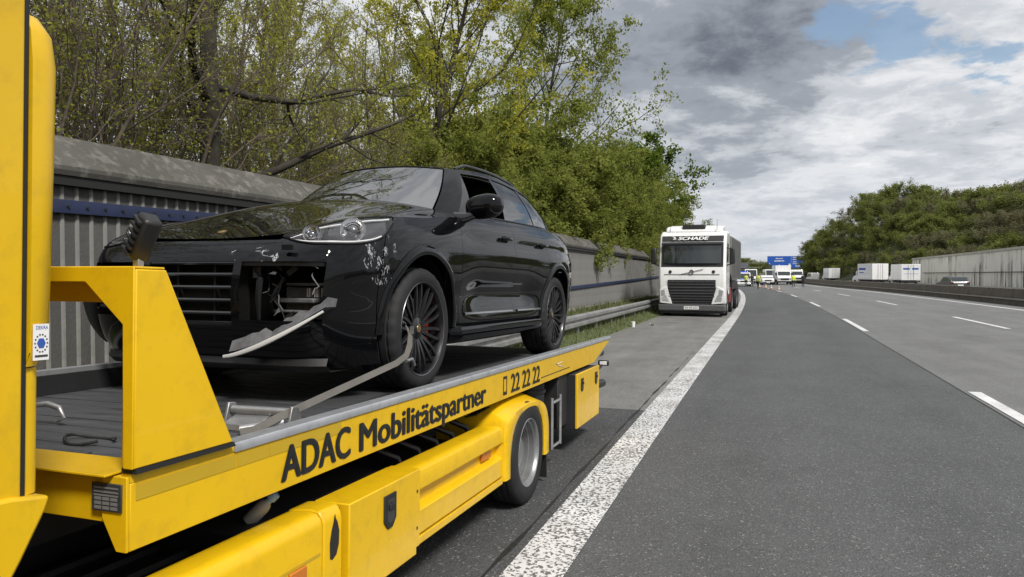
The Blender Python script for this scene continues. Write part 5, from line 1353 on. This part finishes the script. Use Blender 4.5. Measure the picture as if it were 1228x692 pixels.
boxtruck('box_truck', 'white box truck facing the cordon with a high white box body', G(2.6, 122), HT, Wd=2.35, Hh=3.05)
boxtruck('box_truck', 'smaller white box truck beside the median behind the waiting people', G(5.0, 134), HT, Wd=2.1, Hh=2.4)
# dark-fronted lorry behind the police van
r = thing('dark_lorry', 'dark-fronted lorry with grey trailer standing behind the police van', 'truck', G(-4.3, 136), (0, 0, HT))
MB().prism([(0, .5), (-.03, 1.2), (.1, 2.6), (.4, 3.3), (2, 3.5), (2, .5)], -1.2, 1.2, 'x').build('cab', mat('dark_blue_cab', (.025, .03, .04), .35, coat=.5), r, bevel=.08)
MB().grid([[(x, lerp(-.0, .08, t) - .02, lerp(1.75, 2.5, t)) for t in (0, 1)] for x in (-1.05, 1.05)]).build('windscreen', M_VGLASS, r, solid=.01)
MB().box(-.8, .8, -.06, -.035, 2.72, 2.98).build('name_board', M_TARP, r); MB().box(-1.2, 1.2, -.1, .3, .35, .75).build('bumper', M_VGREY, r)
MB().box(-1.25, 1.25, 2.3, 13, 1.1, 3.7).build('trailer_body', M_TARP, r)
for s in (-1, 1):
    for y in (1.2, 5, 10): tyre_rim(r, s*1.05, y, .5, .5, .3, s, M_WSTEEL)
# opposite carriageway, seen from behind
boxtruck('box_truck', 'white box truck seen from behind with blue lettering across its rear doors', G(19.3, 117), HT * .9, Wd=2.5, L=7.5, Hh=3.15, rear=True,
         marks=[(-1.0, -.15, 2.35, 2.6, -.006), (.15, 1.0, 2.35, 2.6, -.006), (-.9, .9, 1.75, 1.79, -.006)])
t2 = boxtruck('box_truck', 'white box truck with its lettered side turned towards the road', G(16.3, 124), RAD(20), Wd=2.5, L=6.6, Hh=3.3, rear=True)
for (y0, y1, z0, z1) in ((2.0, 4.2, 2.3, 2.65), (2.6, 4.0, 1.85, 2.0), (4.5, 4.65, 1.6, 2.4)):
    MB().box(-1.256, -1.2505, y0, y1, z0, z1).build('printed_line', M_BLUEP, t2)
boxtruck('box_truck', 'far box truck with a grey side and white rear doors before the wooded slope', G(14.8, 186), HT * 1.5, Wd=2.5, L=7, Hh=3.2, rear=True, boxm=M_WHT_P)
van('panel_van', 'small white van far ahead on the opposite carriageway', G(10.6, 206), HT * 1.7 + math.pi, L=5.2, Wd=2.0, Hh=2.3)
def hatch(name, label, loc, rz, paint):
    r = thing(name, label, 'car', loc, (0, 0, rz)); w = .88
    MB().prism([(0, .28), (-.03, .62), (.08, .95), (.55, 1.42), (.9, 1.47), (2.0, 1.45), (2.9, .98), (3.9, .84), (4.15, .62), (4.15, .28)], -w, w, 'x').build('body', paint, r, bevel=.10, seg=3)
    MB().grid([[(x, lerp(.10, .50, t) - .02, lerp(1.0, 1.36, t)) for t in (0, 1)] for x in (-.7, .7)]).build('rear_window', M_VGLASS, r, solid=.01)
    for s in (-1, 1):
        MB().prism([(.55, .98), (2.7, .98), (1.95, 1.38), (.85, 1.39)], s*w, s*(w + .006), 'x').build('side_window', M_VGLASS, r)
        MB().box(s*.62, s*.86, -.05, .02, .74, .92).build('tail_light', MATS['far_tail_light'], r, bevel=.02)
        for y in (.8, 3.35): tyre_rim(r, s*(w - .10), y, .32, .32, .2, s, M_WSTEEL)
    MB().box(-.26, .26, -.05, -.035, .55, .66).build('number_plate', M_WHT, r); MB().box(-w, w, -.07, .1, .30, .48).build('rear_bumper', paint, r, bevel=.04)
hatch('hatchback', 'dark grey car driving away before the streaked retaining wall', G(18.3, 84), RAD(9), mat('dark_grey_paint', (.035, .038, .04), .25, coat=.7))
hatch('hatchback', 'white car driving away on the opposite carriageway left of the lettered trucks', G(17.6, 142), RAD(28), M_WHT_P)

# ---------------------------------------------------------------- sign gantry
def sign():
    y = 300.0; x0, x1 = 0.0, 13.2; z0, z1 = 2.75, 7.3
    r = thing('overhead_sign', 'blue overhead motorway sign with white arrows and lettering above the road', 'sign', (0, y, 0))
    M_SB = mat('sign_blue', (0.02, 0.095, 0.42), 0.4, var=.05, vscale=1); M_SW = mat('sign_white', (.72, .72, .72), .5)
    for a, b in ((x0, 8.6), (8.65, x1)):
        p = MB().box(a, b, 0, .12, z0, z1).build('panel', M_SB, r)
    def arrow(x, z, h):
        MB().prism([(x - .12, z), (x + .12, z), (x + .12, z + h*.6), (x + .38, z + h*.6), (x, z + h), (x - .38, z + h*.6), (x - .12, z + h*.6)], -.03, -.005, 'y').build('arrow', M_SW, r)
    arrow(.8, 2.95, 1.9); arrow(4.4, 2.95, 1.1)
    MB().prism([(7.7, 2.95), (8.0, 2.95), (8.3, 3.7), (8.5, 3.6), (8.3, 4.5), (7.5, 4.2), (7.8, 4.0)], -.03, -.005, 'y').build('arrow', M_SW, r)
    for xa, xb, z, h in ((3.0, 5.6, 6.2, .45), (2.6, 6.2, 5.2, .6), (9.2, 12.4, 6.6, .45), (9.2, 11.6, 5.8, .45), (9.2, 10.6, 4.9, .35), (9.2, 12.0, 4.2, .35), (10.2, 11.8, 3.3, .5)):
        x = xa; rr = random.Random(int(z * 100))
        while x < xb:
            d = rr.uniform(.12, .3); MB().box(x, min(x + d, xb), -.03, -.005, z, z + h * rr.uniform(.7, 1)).build('letter', M_SW, r); x += d + .1
    M_G = mat('gantry_grey', (.25, .27, .25), .5, metal=.3)
    for z in (2.9, 4.6): MB().box(-9, 17, .2, .45, z, z + .22).build('gantry_beam', M_G, r)
    for x in (-9, 16.5): MB().box(x, x + .4, .15, .5, -4, 4.9).build('gantry_post', M_G, r)
    for z in (4.4, 5.6): MB().box(13.3, 15.6, .1, .2, z, z + .15).build('sign_arm', M_G, r)
sign()

# ---------------------------------------------------------------- people and cones of the cordon
def person(label, loc, rz, coat, legs, stride=.18, arm=.1, hair=(.03, .02, .015), vest=None, hat=None):
    r = thing('person', label, 'person', loc, (0, 0, rz))
    J = {'pel': (0, 0, .95), 'wa': (0, 0, 1.10), 'ch': (0, 0, 1.35), 'nk': (0, 0, 1.50), 'hd': (0, -.01, 1.60), 'ht': (0, -.01, 1.72)}
    for s, n in ((-1, 'r'), (1, 'l')):
        J['sh' + n] = (s * .19, 0, 1.42); J['el' + n] = (s * .26, .04 - arm * .3 * s, 1.14); J['wr' + n] = (s * .25, -.08 - arm * s, .92); J['ha' + n] = (s * .25, -.11 - arm * s, .83)
        J['hp' + n] = (s * .10, 0, .90); J['kn' + n] = (s * .11, -.03 - stride * .5 * s, .50); J['an' + n] = (s * .11, -stride * s + .02, .09); J['to' + n] = (s * .12, -stride * s - .12, .04)
    E = [('pel', 'wa'), ('wa', 'ch'), ('ch', 'nk'), ('nk', 'hd'), ('hd', 'ht')]
    for n in 'rl': E += [('ch', 'sh' + n), ('sh' + n, 'el' + n), ('el' + n, 'wr' + n), ('wr' + n, 'ha' + n), ('pel', 'hp' + n), ('hp' + n, 'kn' + n), ('kn' + n, 'an' + n), ('an' + n, 'to' + n)]
    R = dict(pel=(.16, .11), wa=(.15, .11), ch=(.18, .12), nk=(.055, .055), hd=(.085, .10), ht=(.06, .07))
    for n in 'rl': R.update({'sh' + n: (.07, .07), 'el' + n: (.05, .05), 'wr' + n: (.035, .035), 'ha' + n: (.035, .04), 'hp' + n: (.095, .095), 'kn' + n: (.065, .065), 'an' + n: (.045, .045), 'to' + n: (.04, .035)})
    keys = list(J); me = bpy.data.meshes.new('body'); me.from_pydata([J[k] for k in keys], [(keys.index(a), keys.index(b)) for a, b in E], [])
    o = link(bpy.data.objects.new('body', me)); sk = o.modifiers.new('skin', 'SKIN'); sd = o.modifiers.new('sub', 'SUBSURF'); sd.levels = 1; sd.render_levels = 1
    for i, k in enumerate(keys): me.skin_vertices[0].data[i].radius = R[k]
    me.skin_vertices[0].data[0].use_root = True
    bpy.context.view_layer.update(); dg = bpy.context.evaluated_depsgraph_get(); m2 = bpy.data.meshes.new_from_object(o.evaluated_get(dg))
    COL.objects.unlink(o); bpy.data.objects.remove(o)
    ms = [coat, legs, mat('skin', (.42, .25, .17), .6), mat('boot_black', (.015, .015, .015), .5)]
    for m in ms: m2.materials.append(m)
    for p in m2.polygons:
        c = p.center; p.use_smooth = True
        p.material_index = 2 if (c.z > 1.50 or (abs(c.x) > .18 and c.z < .90 and c.z > .75)) else (3 if c.z < .14 else (1 if c.z < .93 and abs(c.x) < .21 else 0))
    b = link(bpy.data.objects.new('body', m2)); b.parent = r
    hm = MB(); ellipsoid(hm, (0, .005, 1.655), (.088, .105, .10), 14, 8); hm.v = [(x, y + (.012 if z < 1.66 else 0), max(z, 1.635 + .25 * (-y - .02 if y < -.02 else -.3 * y))) for x, y, z in hm.v]
    hm.build('hair', mat('hat_white', (.7, .7, .7), .5) if hat else mat('hair_dark', hair, .7), b)
    for z in (1.08, 1.26):
        if vest: MB().lathe([(.172, z), (.182, z), (.182, z + .05), (.172, z + .05)], axis='z', n=18, close=True).build('reflective_band', vest, r)
    return r
M_HV = mat('hi_vis_yellow', (.62, .72, .04), .6); M_NAVY = mat('navy_cloth', (.012, .014, .022), .8); M_BAND = mat('silver_band', (.55, .55, .55), .4); M_HVO = mat('hi_vis_orange', (.62, .20, .05), .6)
person('person in a yellow hi-vis jacket and black trousers walking past the row of cones', G(-.95, 85.5), 2.6, M_HV, M_NAVY, .2, .12, vest=M_BAND)
person('person in dark clothing with arms down standing beside the police van', G(-1.9, 101), .4, M_NAVY, M_NAVY, .05)
person('person in a yellow vest standing just behind the police van', G(-2.7, 104), -.3, M_HV, M_NAVY, .06, vest=M_BAND)
person('person in yellow top standing by the median before the small box truck', G(3.3, 104), .2, M_HV, M_NAVY, .08)
person('person in black jacket standing alone against the median barrier', G(4.4, 102), -.2, M_NAVY, M_NAVY, .05)
def cone(label, loc):
    r = thing('traffic_cone', label, 'cone', loc, (0, 0, 0), 'cones closing off the lane')
    MB().prism([(-.2, -.2), (.2, -.2), (.2, .2), (-.2, .2)], 0, .045, 'z').build('base', M_VBLK, r, bevel=.01)
    b = MB().lathe([(.13, .045), (.105, .14), (.05, .40), (.032, .50), (0, .51)], axis='z', n=18).build('body', M_HVO, r, angle=50)
    for z0, z1 in ((.14, .25), (.33, .43)):
        f = lambda z: float(np.interp(z, [.045, .14, .40, .50], [.13, .105, .05, .032])) + .003
        MB().lathe([(f(z0), z0), (f(z1), z1)], axis='z', n=18).build('white_band', M_BAND, b)
for (x, y, lb) in ((1.15, 80.5, 'orange traffic cone with white bands, first of the row from the open road'), (.45, 88, 'orange traffic cone with white bands, second of the row from the open road'), (-.15, 93, 'orange traffic cone with white bands, third of the row, beside the walking person'), (-.9, 98, 'orange traffic cone with white bands, last of the row before the police van')):
    cone(lb, G(x, y))
# ================================================================ trees and shrubs
def leaf_mat(name, col, col2, trans=0.35, scale=0.9):
    m = bpy.data.materials.new(name); m.use_nodes = True; nt = m.node_tree; N = nt.nodes; L = nt.links
    for n in list(N): N.remove(n)
    tc = N.new('ShaderNodeTexCoord'); no = N.new('ShaderNodeTexNoise'); no.inputs['Scale'].default_value = scale; no.inputs['Detail'].default_value = 5; no.inputs['Roughness'].default_value = .7; L.new(tc.outputs['Object'], no.inputs['Vector'])
    r = N.new('ShaderNodeMapRange'); L.new(no.outputs['Fac'], r.inputs[0]); r.inputs[1].default_value = .33; r.inputs[2].default_value = .67
    mx = N.new('ShaderNodeMix'); mx.data_type = 'RGBA'; L.new(r.outputs[0], mx.inputs[0]); mx.inputs[6].default_value = (*col, 1); mx.inputs[7].default_value = (*col2, 1)
    d = N.new('ShaderNodeBsdfDiffuse'); t = N.new('ShaderNodeBsdfTranslucent'); L.new(mx.outputs[2], d.inputs[0]); L.new(mx.outputs[2], t.inputs[0])
    s = N.new('ShaderNodeMixShader'); s.inputs[0].default_value = trans; L.new(d.outputs[0], s.inputs[1]); L.new(t.outputs[0], s.inputs[2])
    o = N.new('ShaderNodeOutputMaterial'); L.new(s.outputs[0], o.inputs[0]); return m
M_BARK = mat('bark_grey_brown', (0.038, 0.032, 0.025), 0.95, var=0.4, vscale=6, bump=0.6, bscale=30, dirt=((.07, .085, .03), .6, 3))
M_TWIG = mat('brown_twig', (0.125, 0.100, 0.078), 0.95, var=0.35, vscale=4)

class TreeGen:
    def __init__(s, seed): s.rs = np.random.RandomState(seed); s.V = []; s.F = []; s.nv = 0; s.leafP = []
    def tube(s, pts, rad, n):
        k = len(pts); t = np.gradient(pts, axis=0); t /= np.linalg.norm(t, axis=1)[:, None] + 1e-9
        ref = np.array((0.31, 0.77, 0.55)); a = np.cross(t, ref); a /= np.linalg.norm(a, axis=1)[:, None] + 1e-9; b = np.cross(t, a)
        an = np.arange(n) * 2 * np.pi / n
        v = pts[:, None, :] + rad[:, None, None] * (a[:, None, :] * np.cos(an)[None, :, None] + b[:, None, :] * np.sin(an)[None, :, None])
        s.V.append(v.reshape(-1, 3)); i = np.arange(k - 1)[:, None] * n; j = np.arange(n)[None, :]; j2 = (j + 1) % n
        s.F.append((np.stack([i + j, i + j2, i + n + j2, i + n + j], -1).reshape(-1, 4) + s.nv)); s.nv += k * n
    def grow(s, p, d, L, r, lvl, c):
        rs = s.rs; k = c['seg'][lvl]; pts = [np.array(p, float)]; d = np.array(d, float); ds = [d]
        for i in range(k):
            d = d + rs.randn(3) * c['wob'][lvl]; d[2] += c['trop'][lvl]; d /= np.linalg.norm(d)
            pts.append(pts[-1] + d * L / k); ds.append(d)
        pts = np.array(pts); rad = np.linspace(r, r * c['tip'][lvl], k + 1); s.tube(pts, rad, c['sides'][lvl])
        if lvl < len(c['n']):
            n = c['n'][lvl]; st = c['start'][lvl]
            for q in range(n):
                f = st + (1 - st) * ((q + rs.rand()) / n); x = f * k; i = min(int(x), k - 1); pp = pts[i] + (pts[i+1] - pts[i]) * (x - i)
                az = rs.rand() * 6.283 if lvl else (q * 2.4 + rs.rand() * .8); dd = ds[i]
                u = np.cross(dd, (0.2, 0.5, 0.8)); u /= np.linalg.norm(u); w = np.cross(dd, u); an = math.radians(c['ang'][lvl] * rs.uniform(.7, 1.25))
                nd = dd * math.cos(an) + (u * math.cos(az) + w * math.sin(az)) * math.sin(an)
                env = c['env'](f) if lvl == 0 else (1 - .45 * f)
                s.grow(pp, nd, L * c['ratio'][lvl] * env * rs.uniform(.75, 1.2), max(np.interp(x, np.arange(k+1), rad) * c['rr'][lvl], c['rmin']), lvl + 1, c)
        if lvl >= c['leaf_lvl']:
            m = rs.poisson(c['leaves'] * (1 if lvl == len(c['n']) else .4))
            if m:
                f = rs.rand(m) ** .7 * k; i = np.minimum(f.astype(int), k - 1); q = pts[i] + (pts[i+1] - pts[i]) * (f - i)[:, None]
                s.leafP.append(q + rs.randn(m, 3) * c['scatter'])
    def wood(s, name, m):
        me = bpy.data.meshes.new(name); V = np.concatenate(s.V); F = np.concatenate(s.F); return mk_mesh(me, V, F, m, True)
    def leaves(s, name, m, size, asp=.55):
        P = np.concatenate(s.leafP) if s.leafP else np.zeros((1, 3)); n = len(P); rs = s.rs
        a = rs.randn(n, 3); a /= np.linalg.norm(a, axis=1)[:, None]; b = np.cross(a, rs.randn(n, 3)); b /= np.linalg.norm(b, axis=1)[:, None]
        sz = (size * (.6 + .8 * rs.rand(n)))[:, None]
        v = np.stack([P - a * sz, P + b * sz * asp, P + a * sz, P - b * sz * asp], 1).reshape(-1, 3)
        return mk_mesh(bpy.data.meshes.new(name), v, np.arange(4 * n).reshape(-1, 4), m, False)
def mk_mesh(me, V, F, m, smooth):
    me.vertices.add(len(V)); me.vertices.foreach_set('co', np.ascontiguousarray(V, dtype=np.float32).ravel())
    me.loops.add(F.size); me.loops.foreach_set('vertex_index', np.ascontiguousarray(F, dtype=np.int32).ravel())
    me.polygons.add(len(F)); me.polygons.foreach_set('loop_start', np.arange(0, F.size, F.shape[1], dtype=np.int32))
    me.polygons.foreach_set('use_smooth', np.full(len(F), smooth)); me.update(calc_edges=True); me.materials.append(m); return me

C_TREE = dict(seg=[9, 6, 5, 3], wob=[.05, .13, .2, .3], trop=[.02, .06, .05, .02], tip=[.18, .25, .3, .4], sides=[8, 5, 4, 3], n=[22, 8, 6], start=[.30, .25, .2], ang=[52, 45, 45], ratio=[.42, .42, .42], rr=[.42, .5, .55], rmin=.006,
              env=lambda f: 1.25 - .85 * f, leaf_lvl=2, leaves=14, scatter=.07)
def proto(kind):
    if kind == 'open':      # tall tree with an airy crown
        c = dict(C_TREE, n=[30, 9, 6], start=[.22, .25, .15], ratio=[.37, .42, .40], leaves=12, scatter=.14, env=lambda f: 1.15 * math.sin(math.pi * min(1, .18 + .80 * f)) + .12, trop=[.01, .05, .04, .02])
        H, r, m, sz, bark = 14.0, .20, leaf_mat('leaf_fresh_dark', (.15, .18, .03), (.30, .325, .066), .6), .082, M_BARK
    elif kind == 'yellow':  # upswept tree with small yellow-green young leaves
        c = dict(C_TREE, n=[30, 10, 7], start=[.08, .15, .15], ang=[38, 35, 40], ratio=[.52, .40, .36], leaves=19, scatter=.05, trop=[.01, .10, .08, .03], env=lambda f: 1.15 - .75 * f)
        H, r, m, sz, bark = 11.0, .16, leaf_mat('leaf_yellow_green', (.34, .335, .04), (.54, .52, .085), .6), .040, M_BARK
    elif kind == 'limb':    # the old tree behind the wall, thick limbs, first leaves
        c = dict(C_TREE, n=[13, 8, 7], start=[.20, .2, .15], ang=[58, 48, 45], ratio=[.42, .45, .42], rr=[.55, .5, .5], leaves=8, scatter=.08, wob=[.06, .16, .22, .3], tip=[.3, .25, .3, .4])
        H, r, m, sz, bark = 10.5, .19, leaf_mat('leaf_spring', (.24, .27, .042), (.44, .45, .08), .6), .031, M_BARK
    elif kind == 'thicket': # many thin brown stems, few leaves
        c = dict(C_TREE, n=[10, 8, 6], start=[.10, .12, .12], ang=[34, 42, 45], ratio=[.48, .45, .42], seg=[7, 5, 4, 3], wob=[.08, .15, .22, .3], rr=[.5, .5, .6], rmin=.0055, leaves=3.4, scatter=.06, trop=[.03, .05, .04, .02], env=lambda f: 1.1 - .6 * f, sides=[5, 4, 3, 3])
        H, r, m, sz, bark = 7.5, .045, leaf_mat('leaf_olive', (.24, .26, .05), (.44, .45, .09), .6), .025, M_TWIG
    elif kind == 'bush':    # dense leafy shrub
        c = dict(C_TREE, n=[12, 7, 5], start=[.05, .1, .1], ang=[42, 45, 50], ratio=[.50, .45, .42], seg=[6, 5, 4, 3], wob=[.10, .16, .2, .3], leaves=22, scatter=.10, env=lambda f: 1.15 - .5 * f, sides=[5, 4, 3, 3], leaf_lvl=1)
        H, r, m, sz, bark = 5.6, .05, leaf_mat('leaf_shrub', (.14, .17, .034), (.32, .345, .085), .6), .055, M_TWIG
    elif kind == 'maple':
        c = dict(C_TREE, n=[20, 8, 6], start=[.18, .2, .15], ratio=[.40, .42, .42], leaves=16, scatter=.20, env=lambda f: 1.2 * math.sin(math.pi * min(1, .25 + .70 * f)) + .1)
        H, r, m, sz, bark = 10.5, .16, leaf_mat('leaf_maple', (.07, .115, .018), (.17, .23, .038), .5), .13, M_BARK
    elif kind == 'hillgreen':
        c = dict(C_TREE, n=[16, 7, 4], start=[.12, .2, .15], ratio=[.42, .45, .42], leaves=17, scatter=.32, env=lambda f: 1.2 * math.sin(math.pi * min(1, .28 + .66 * f)) + .1, sides=[5, 3, 3, 3], rmin=.02)
        H, r, m, sz, bark = 10.0, .16, leaf_mat('leaf_hill_green', (.12, .145, .042), (.25, .27, .08), .5, .35), .155, M_BARK
    elif kind == 'hillbrown':
        c = dict(C_TREE, n=[16, 8, 5], start=[.12, .2, .15], ratio=[.44, .45, .42], leaves=11, scatter=.25, env=lambda f: 1.2 * math.sin(math.pi * min(1, .28 + .66 * f)) + .1, sides=[5, 3, 3, 3], rmin=.022)
        H, r, m, sz, bark = 10.0, .16, leaf_mat('leaf_hill_brown', (.15, .145, .080), (.24, .23, .125), .45, .35), .115, M_BARK
    return c, H, r, m, sz, bark
PROTO = {}
def get_proto(kind, seed):
    if (kind, seed) in PROTO: return PROTO[(kind, seed)]
    c, H, r, m, sz, bark = proto(kind) if kind not in PROTO else PROTO[kind]
    PROTO[kind] = (c, H, r, m, sz, bark)
    t = TreeGen(seed)
    if kind in ('thicket', 'bush'):
        for k in range(9 if kind == 'thicket' else 7):
            a = t.rs.rand() * 6.28; q = t.rs.rand() * .7
            t.grow((q * math.cos(a), q * math.sin(a), 0), (.34 * math.cos(a) * t.rs.rand() * 1.4, .34 * math.sin(a) * t.rs.rand() * 1.4, 1), H * t.rs.uniform(.65, 1.0), r * t.rs.uniform(.7, 1.2), 0, c)
    else:
        t.grow((0, 0, -.2), (t.rs.randn() * .02, t.rs.randn() * .02, 1), H, r, 0, c)
    W = t.wood('trunk', bark); Lf = t.leaves('crown', m, sz)
    PROTO[(kind, seed)] = (W, Lf, H); return PROTO[(kind, seed)]
def plant(name, label, kind, seed, loc, H, rz, group=None, wide=1.0, cat='tree'):
    W, Lf, h = get_proto(kind, seed); k = H / h
    r = thing(name, label, cat, loc, (0, 0, rz), group); r.scale = (k * wide, k * wide, k)
    for n, me in (('trunk' if cat == 'tree' else 'stems', W), ('crown' if cat == 'tree' else 'foliage', Lf)):
        o = link(bpy.data.objects.new(n, me)); o.parent = r
    return r
R_ = random.Random(11)
def gl(x, y): return (x + dev(y), y, gz(y) + (.44 if x > -7.5 else .5))
# left bank ------------------------------------------------------------------
plant('broadleaf_tree', 'old tree with a thick mossy trunk forking just above the wall cap', 'limb', 3, gl(-8.1, 9.0), 10.5, 3.4)
plant('broadleaf_tree', 'tree with upswept branches and fresh yellow-green leaves behind the car roof', 'yellow', 5, gl(-9.4, 17.6), 10.5, 1.0)
plant('broadleaf_tree', 'slimmer yellow-green tree next to the old mossy trunk', 'yellow', 5, gl(-12.5, 17.0), 10.5, 3.0, wide=.8)
plant('broadleaf_tree', 'tall airy tree with dark fresh leaves rising above all the shrubs', 'open', 8, gl(-11.3, 36.8), 15.4, 0.4, wide=.86)
plant('broadleaf_tree', 'rounded dark green tree right above the parked white lorry', 'maple', 9, gl(-8.6, 60), 10.8, 0.0)
plant('broadleaf_tree', 'leafy tree between the yellow-green tree and the tall airy tree', 'open', 8, gl(-14.5, 31), 11.5, 2.5)
th = [(-8.0, 4.2, 6.6), (-8.8, 6.2, 7.2), (-9.8, 8.6, 8.2), (-9.6, 11.8, 6.4), (-11.0, 11.2, 8.4), (-8.2, 12.6, 5.0), (-10.0, 14.2, 7.2), (-8.2, 15.6, 4.6), (-14.0, 23.0, 8.0), (-10.6, 4.4, 8.6)]
for i, (x, y, h) in enumerate(th):
    plant('bare_shrub', 'tall bare twiggy shrub with sparse olive leaves behind the near noise barrier', 'thicket', 21 + i % 3, gl(x, y), h, R_.uniform(0, 6.28), 'bare shrubs behind the barrier', R_.uniform(.9, 1.15), 'shrub')
for i, (x, y, h) in enumerate([(-9.0, 17.0, 4.6), (-7.9, 18.6, 4.8), (-8.3, 21.0, 5.2), (-9.6, 22.8, 5.8), (-7.8, 24.2, 5.0), (-8.8, 26.6, 5.9), (-10.2, 28.6, 7.0), (-7.9, 29.4, 5.2), (-8.9, 32.0, 6.2), (-7.8, 34.8, 5.6), (-9.4, 37.2, 6.8), (-7.9, 40.0, 5.8), (-9.0, 43.0, 6.6), (-7.9, 46.2, 5.8), (-9.2, 49.5, 6.6), (-8.0, 53.0, 6.0), (-9.6, 56.0, 7.0), (-7.8, 63.5, 6.0), (-9.5, 68.0, 7.0)]):
    plant('leafy_shrub', 'dense green leafy shrub behind the noise barrier beyond the car', 'bush', 31 + i % 3, gl(x, y), h, R_.uniform(0, 6.28), 'leafy shrubs behind the barrier', R_.uniform(1.0, 1.25), 'shrub')
# wooded slope on the right ----------------------------------------------------
SKYL = [(945, 318), (960, 306), (972, 290), (985, 278), (1000, 268), (1020, 253), (1040, 240), (1060, 229), (1082, 224), (1105, 231), (1130, 233), (1160, 232), (1190, 227), (1228, 224), (1290, 222), (1360, 226)]
def rdist(u): return float(np.interp(u, [945, 965, 1000, 1060, 1228, 1360], [300, 262, 225, 190, 150, 130]))
def polar(u, dist):          # a bearing and a distance from the photographer's stand
    a = math.atan((u - 614) / 877.0) - CAM_YAW; return dist * math.sin(a), dist * math.cos(a)
def zsky(u, dist): v = float(np.interp(u, *zip(*SKYL))); a = math.atan((u - 614) / 877.0); return CAM_H + (325 - v) * dist * math.cos(a) / 877.0
# slope terrain
P = []
for u in np.linspace(930, 1420, 40):
    d = rdist(u); row = []
    zc = max(zsky(u, d + 12) - 8.5, .3)
    for k, (dd, q) in enumerate(((-42, 0), (-34, .06), (-22, .35), (-8, .72), (8, .97), (20, 1.0), (90, 1.02), (400, .9))):
        x, y = polar(u, d + dd); row.append((x, y, lerp(-.7, zc, q)))
    P.append(row)
tag(MB().grid(P).build('wooded_slope', mat('slope_undergrowth', (.045, .050, .020), .95, var=.5, vscale=.25, bump=.6, bscale=3), None, angle=60), None, kind='structure')
rows = [(12, 1.0, 9.0, 20), (4, .86, 8.5, 21), (-6, .66, 8.0, 22), (-16, .44, 7.5, 22), (-26, .24, 6.5, 24)]
for ri, (dd, q, h, n) in enumerate(rows):
    for i in range(n):
        u = 968 + (1330 - 968) * ((i + R_.uniform(-.3, .3) + (ri % 2) * .5) / n); d = rdist(u) + dd + R_.uniform(-3, 3)
        if ri >= 3 and u > 1110 and d < 150: d += 4
        x, y = polar(u, d); zs = zsky(u, d); hh = h * R_.uniform(.85, 1.12)
        ztop = lerp(1.2, zs, q) + R_.uniform(-.6, .6) if ri else zs + R_.uniform(-.5, .4)
        ztop = max(ztop, hh * .6)
        k = R_.random(); green = k < (.62 if u < 1120 or ri < 2 else .30)
        plant('slope_tree', 'green leafy tree on the wooded slope beyond the opposite carriageway' if green else 'brown bare-twigged tree on the wooded slope beyond the opposite carriageway', 'hillgreen' if green else 'hillbrown', 41 + i % 3, (x, y, ztop - hh), hh, R_.uniform(0, 6.28), 'green trees on the slope' if green else 'brown trees on the slope', R_.uniform(1.0, 1.35))
# far tree line down the road
for i in range(16):
    u = 872 + i * 6.2 + R_.uniform(-2, 2); d = 330 + R_.uniform(-30, 40); x, y = polar(u, d); hh = float(np.interp(u, [870, 890, 915, 960], [7.5, 7.0, 5.2, 4.0])) * R_.uniform(.85, 1.1)
    plant('distant_tree', 'low tree in the distant row beyond the blue sign', 'hillgreen', 41 + i % 3, (x, y, -.8), hh, R_.uniform(0, 6.28), 'distant trees down the road', 1.5)
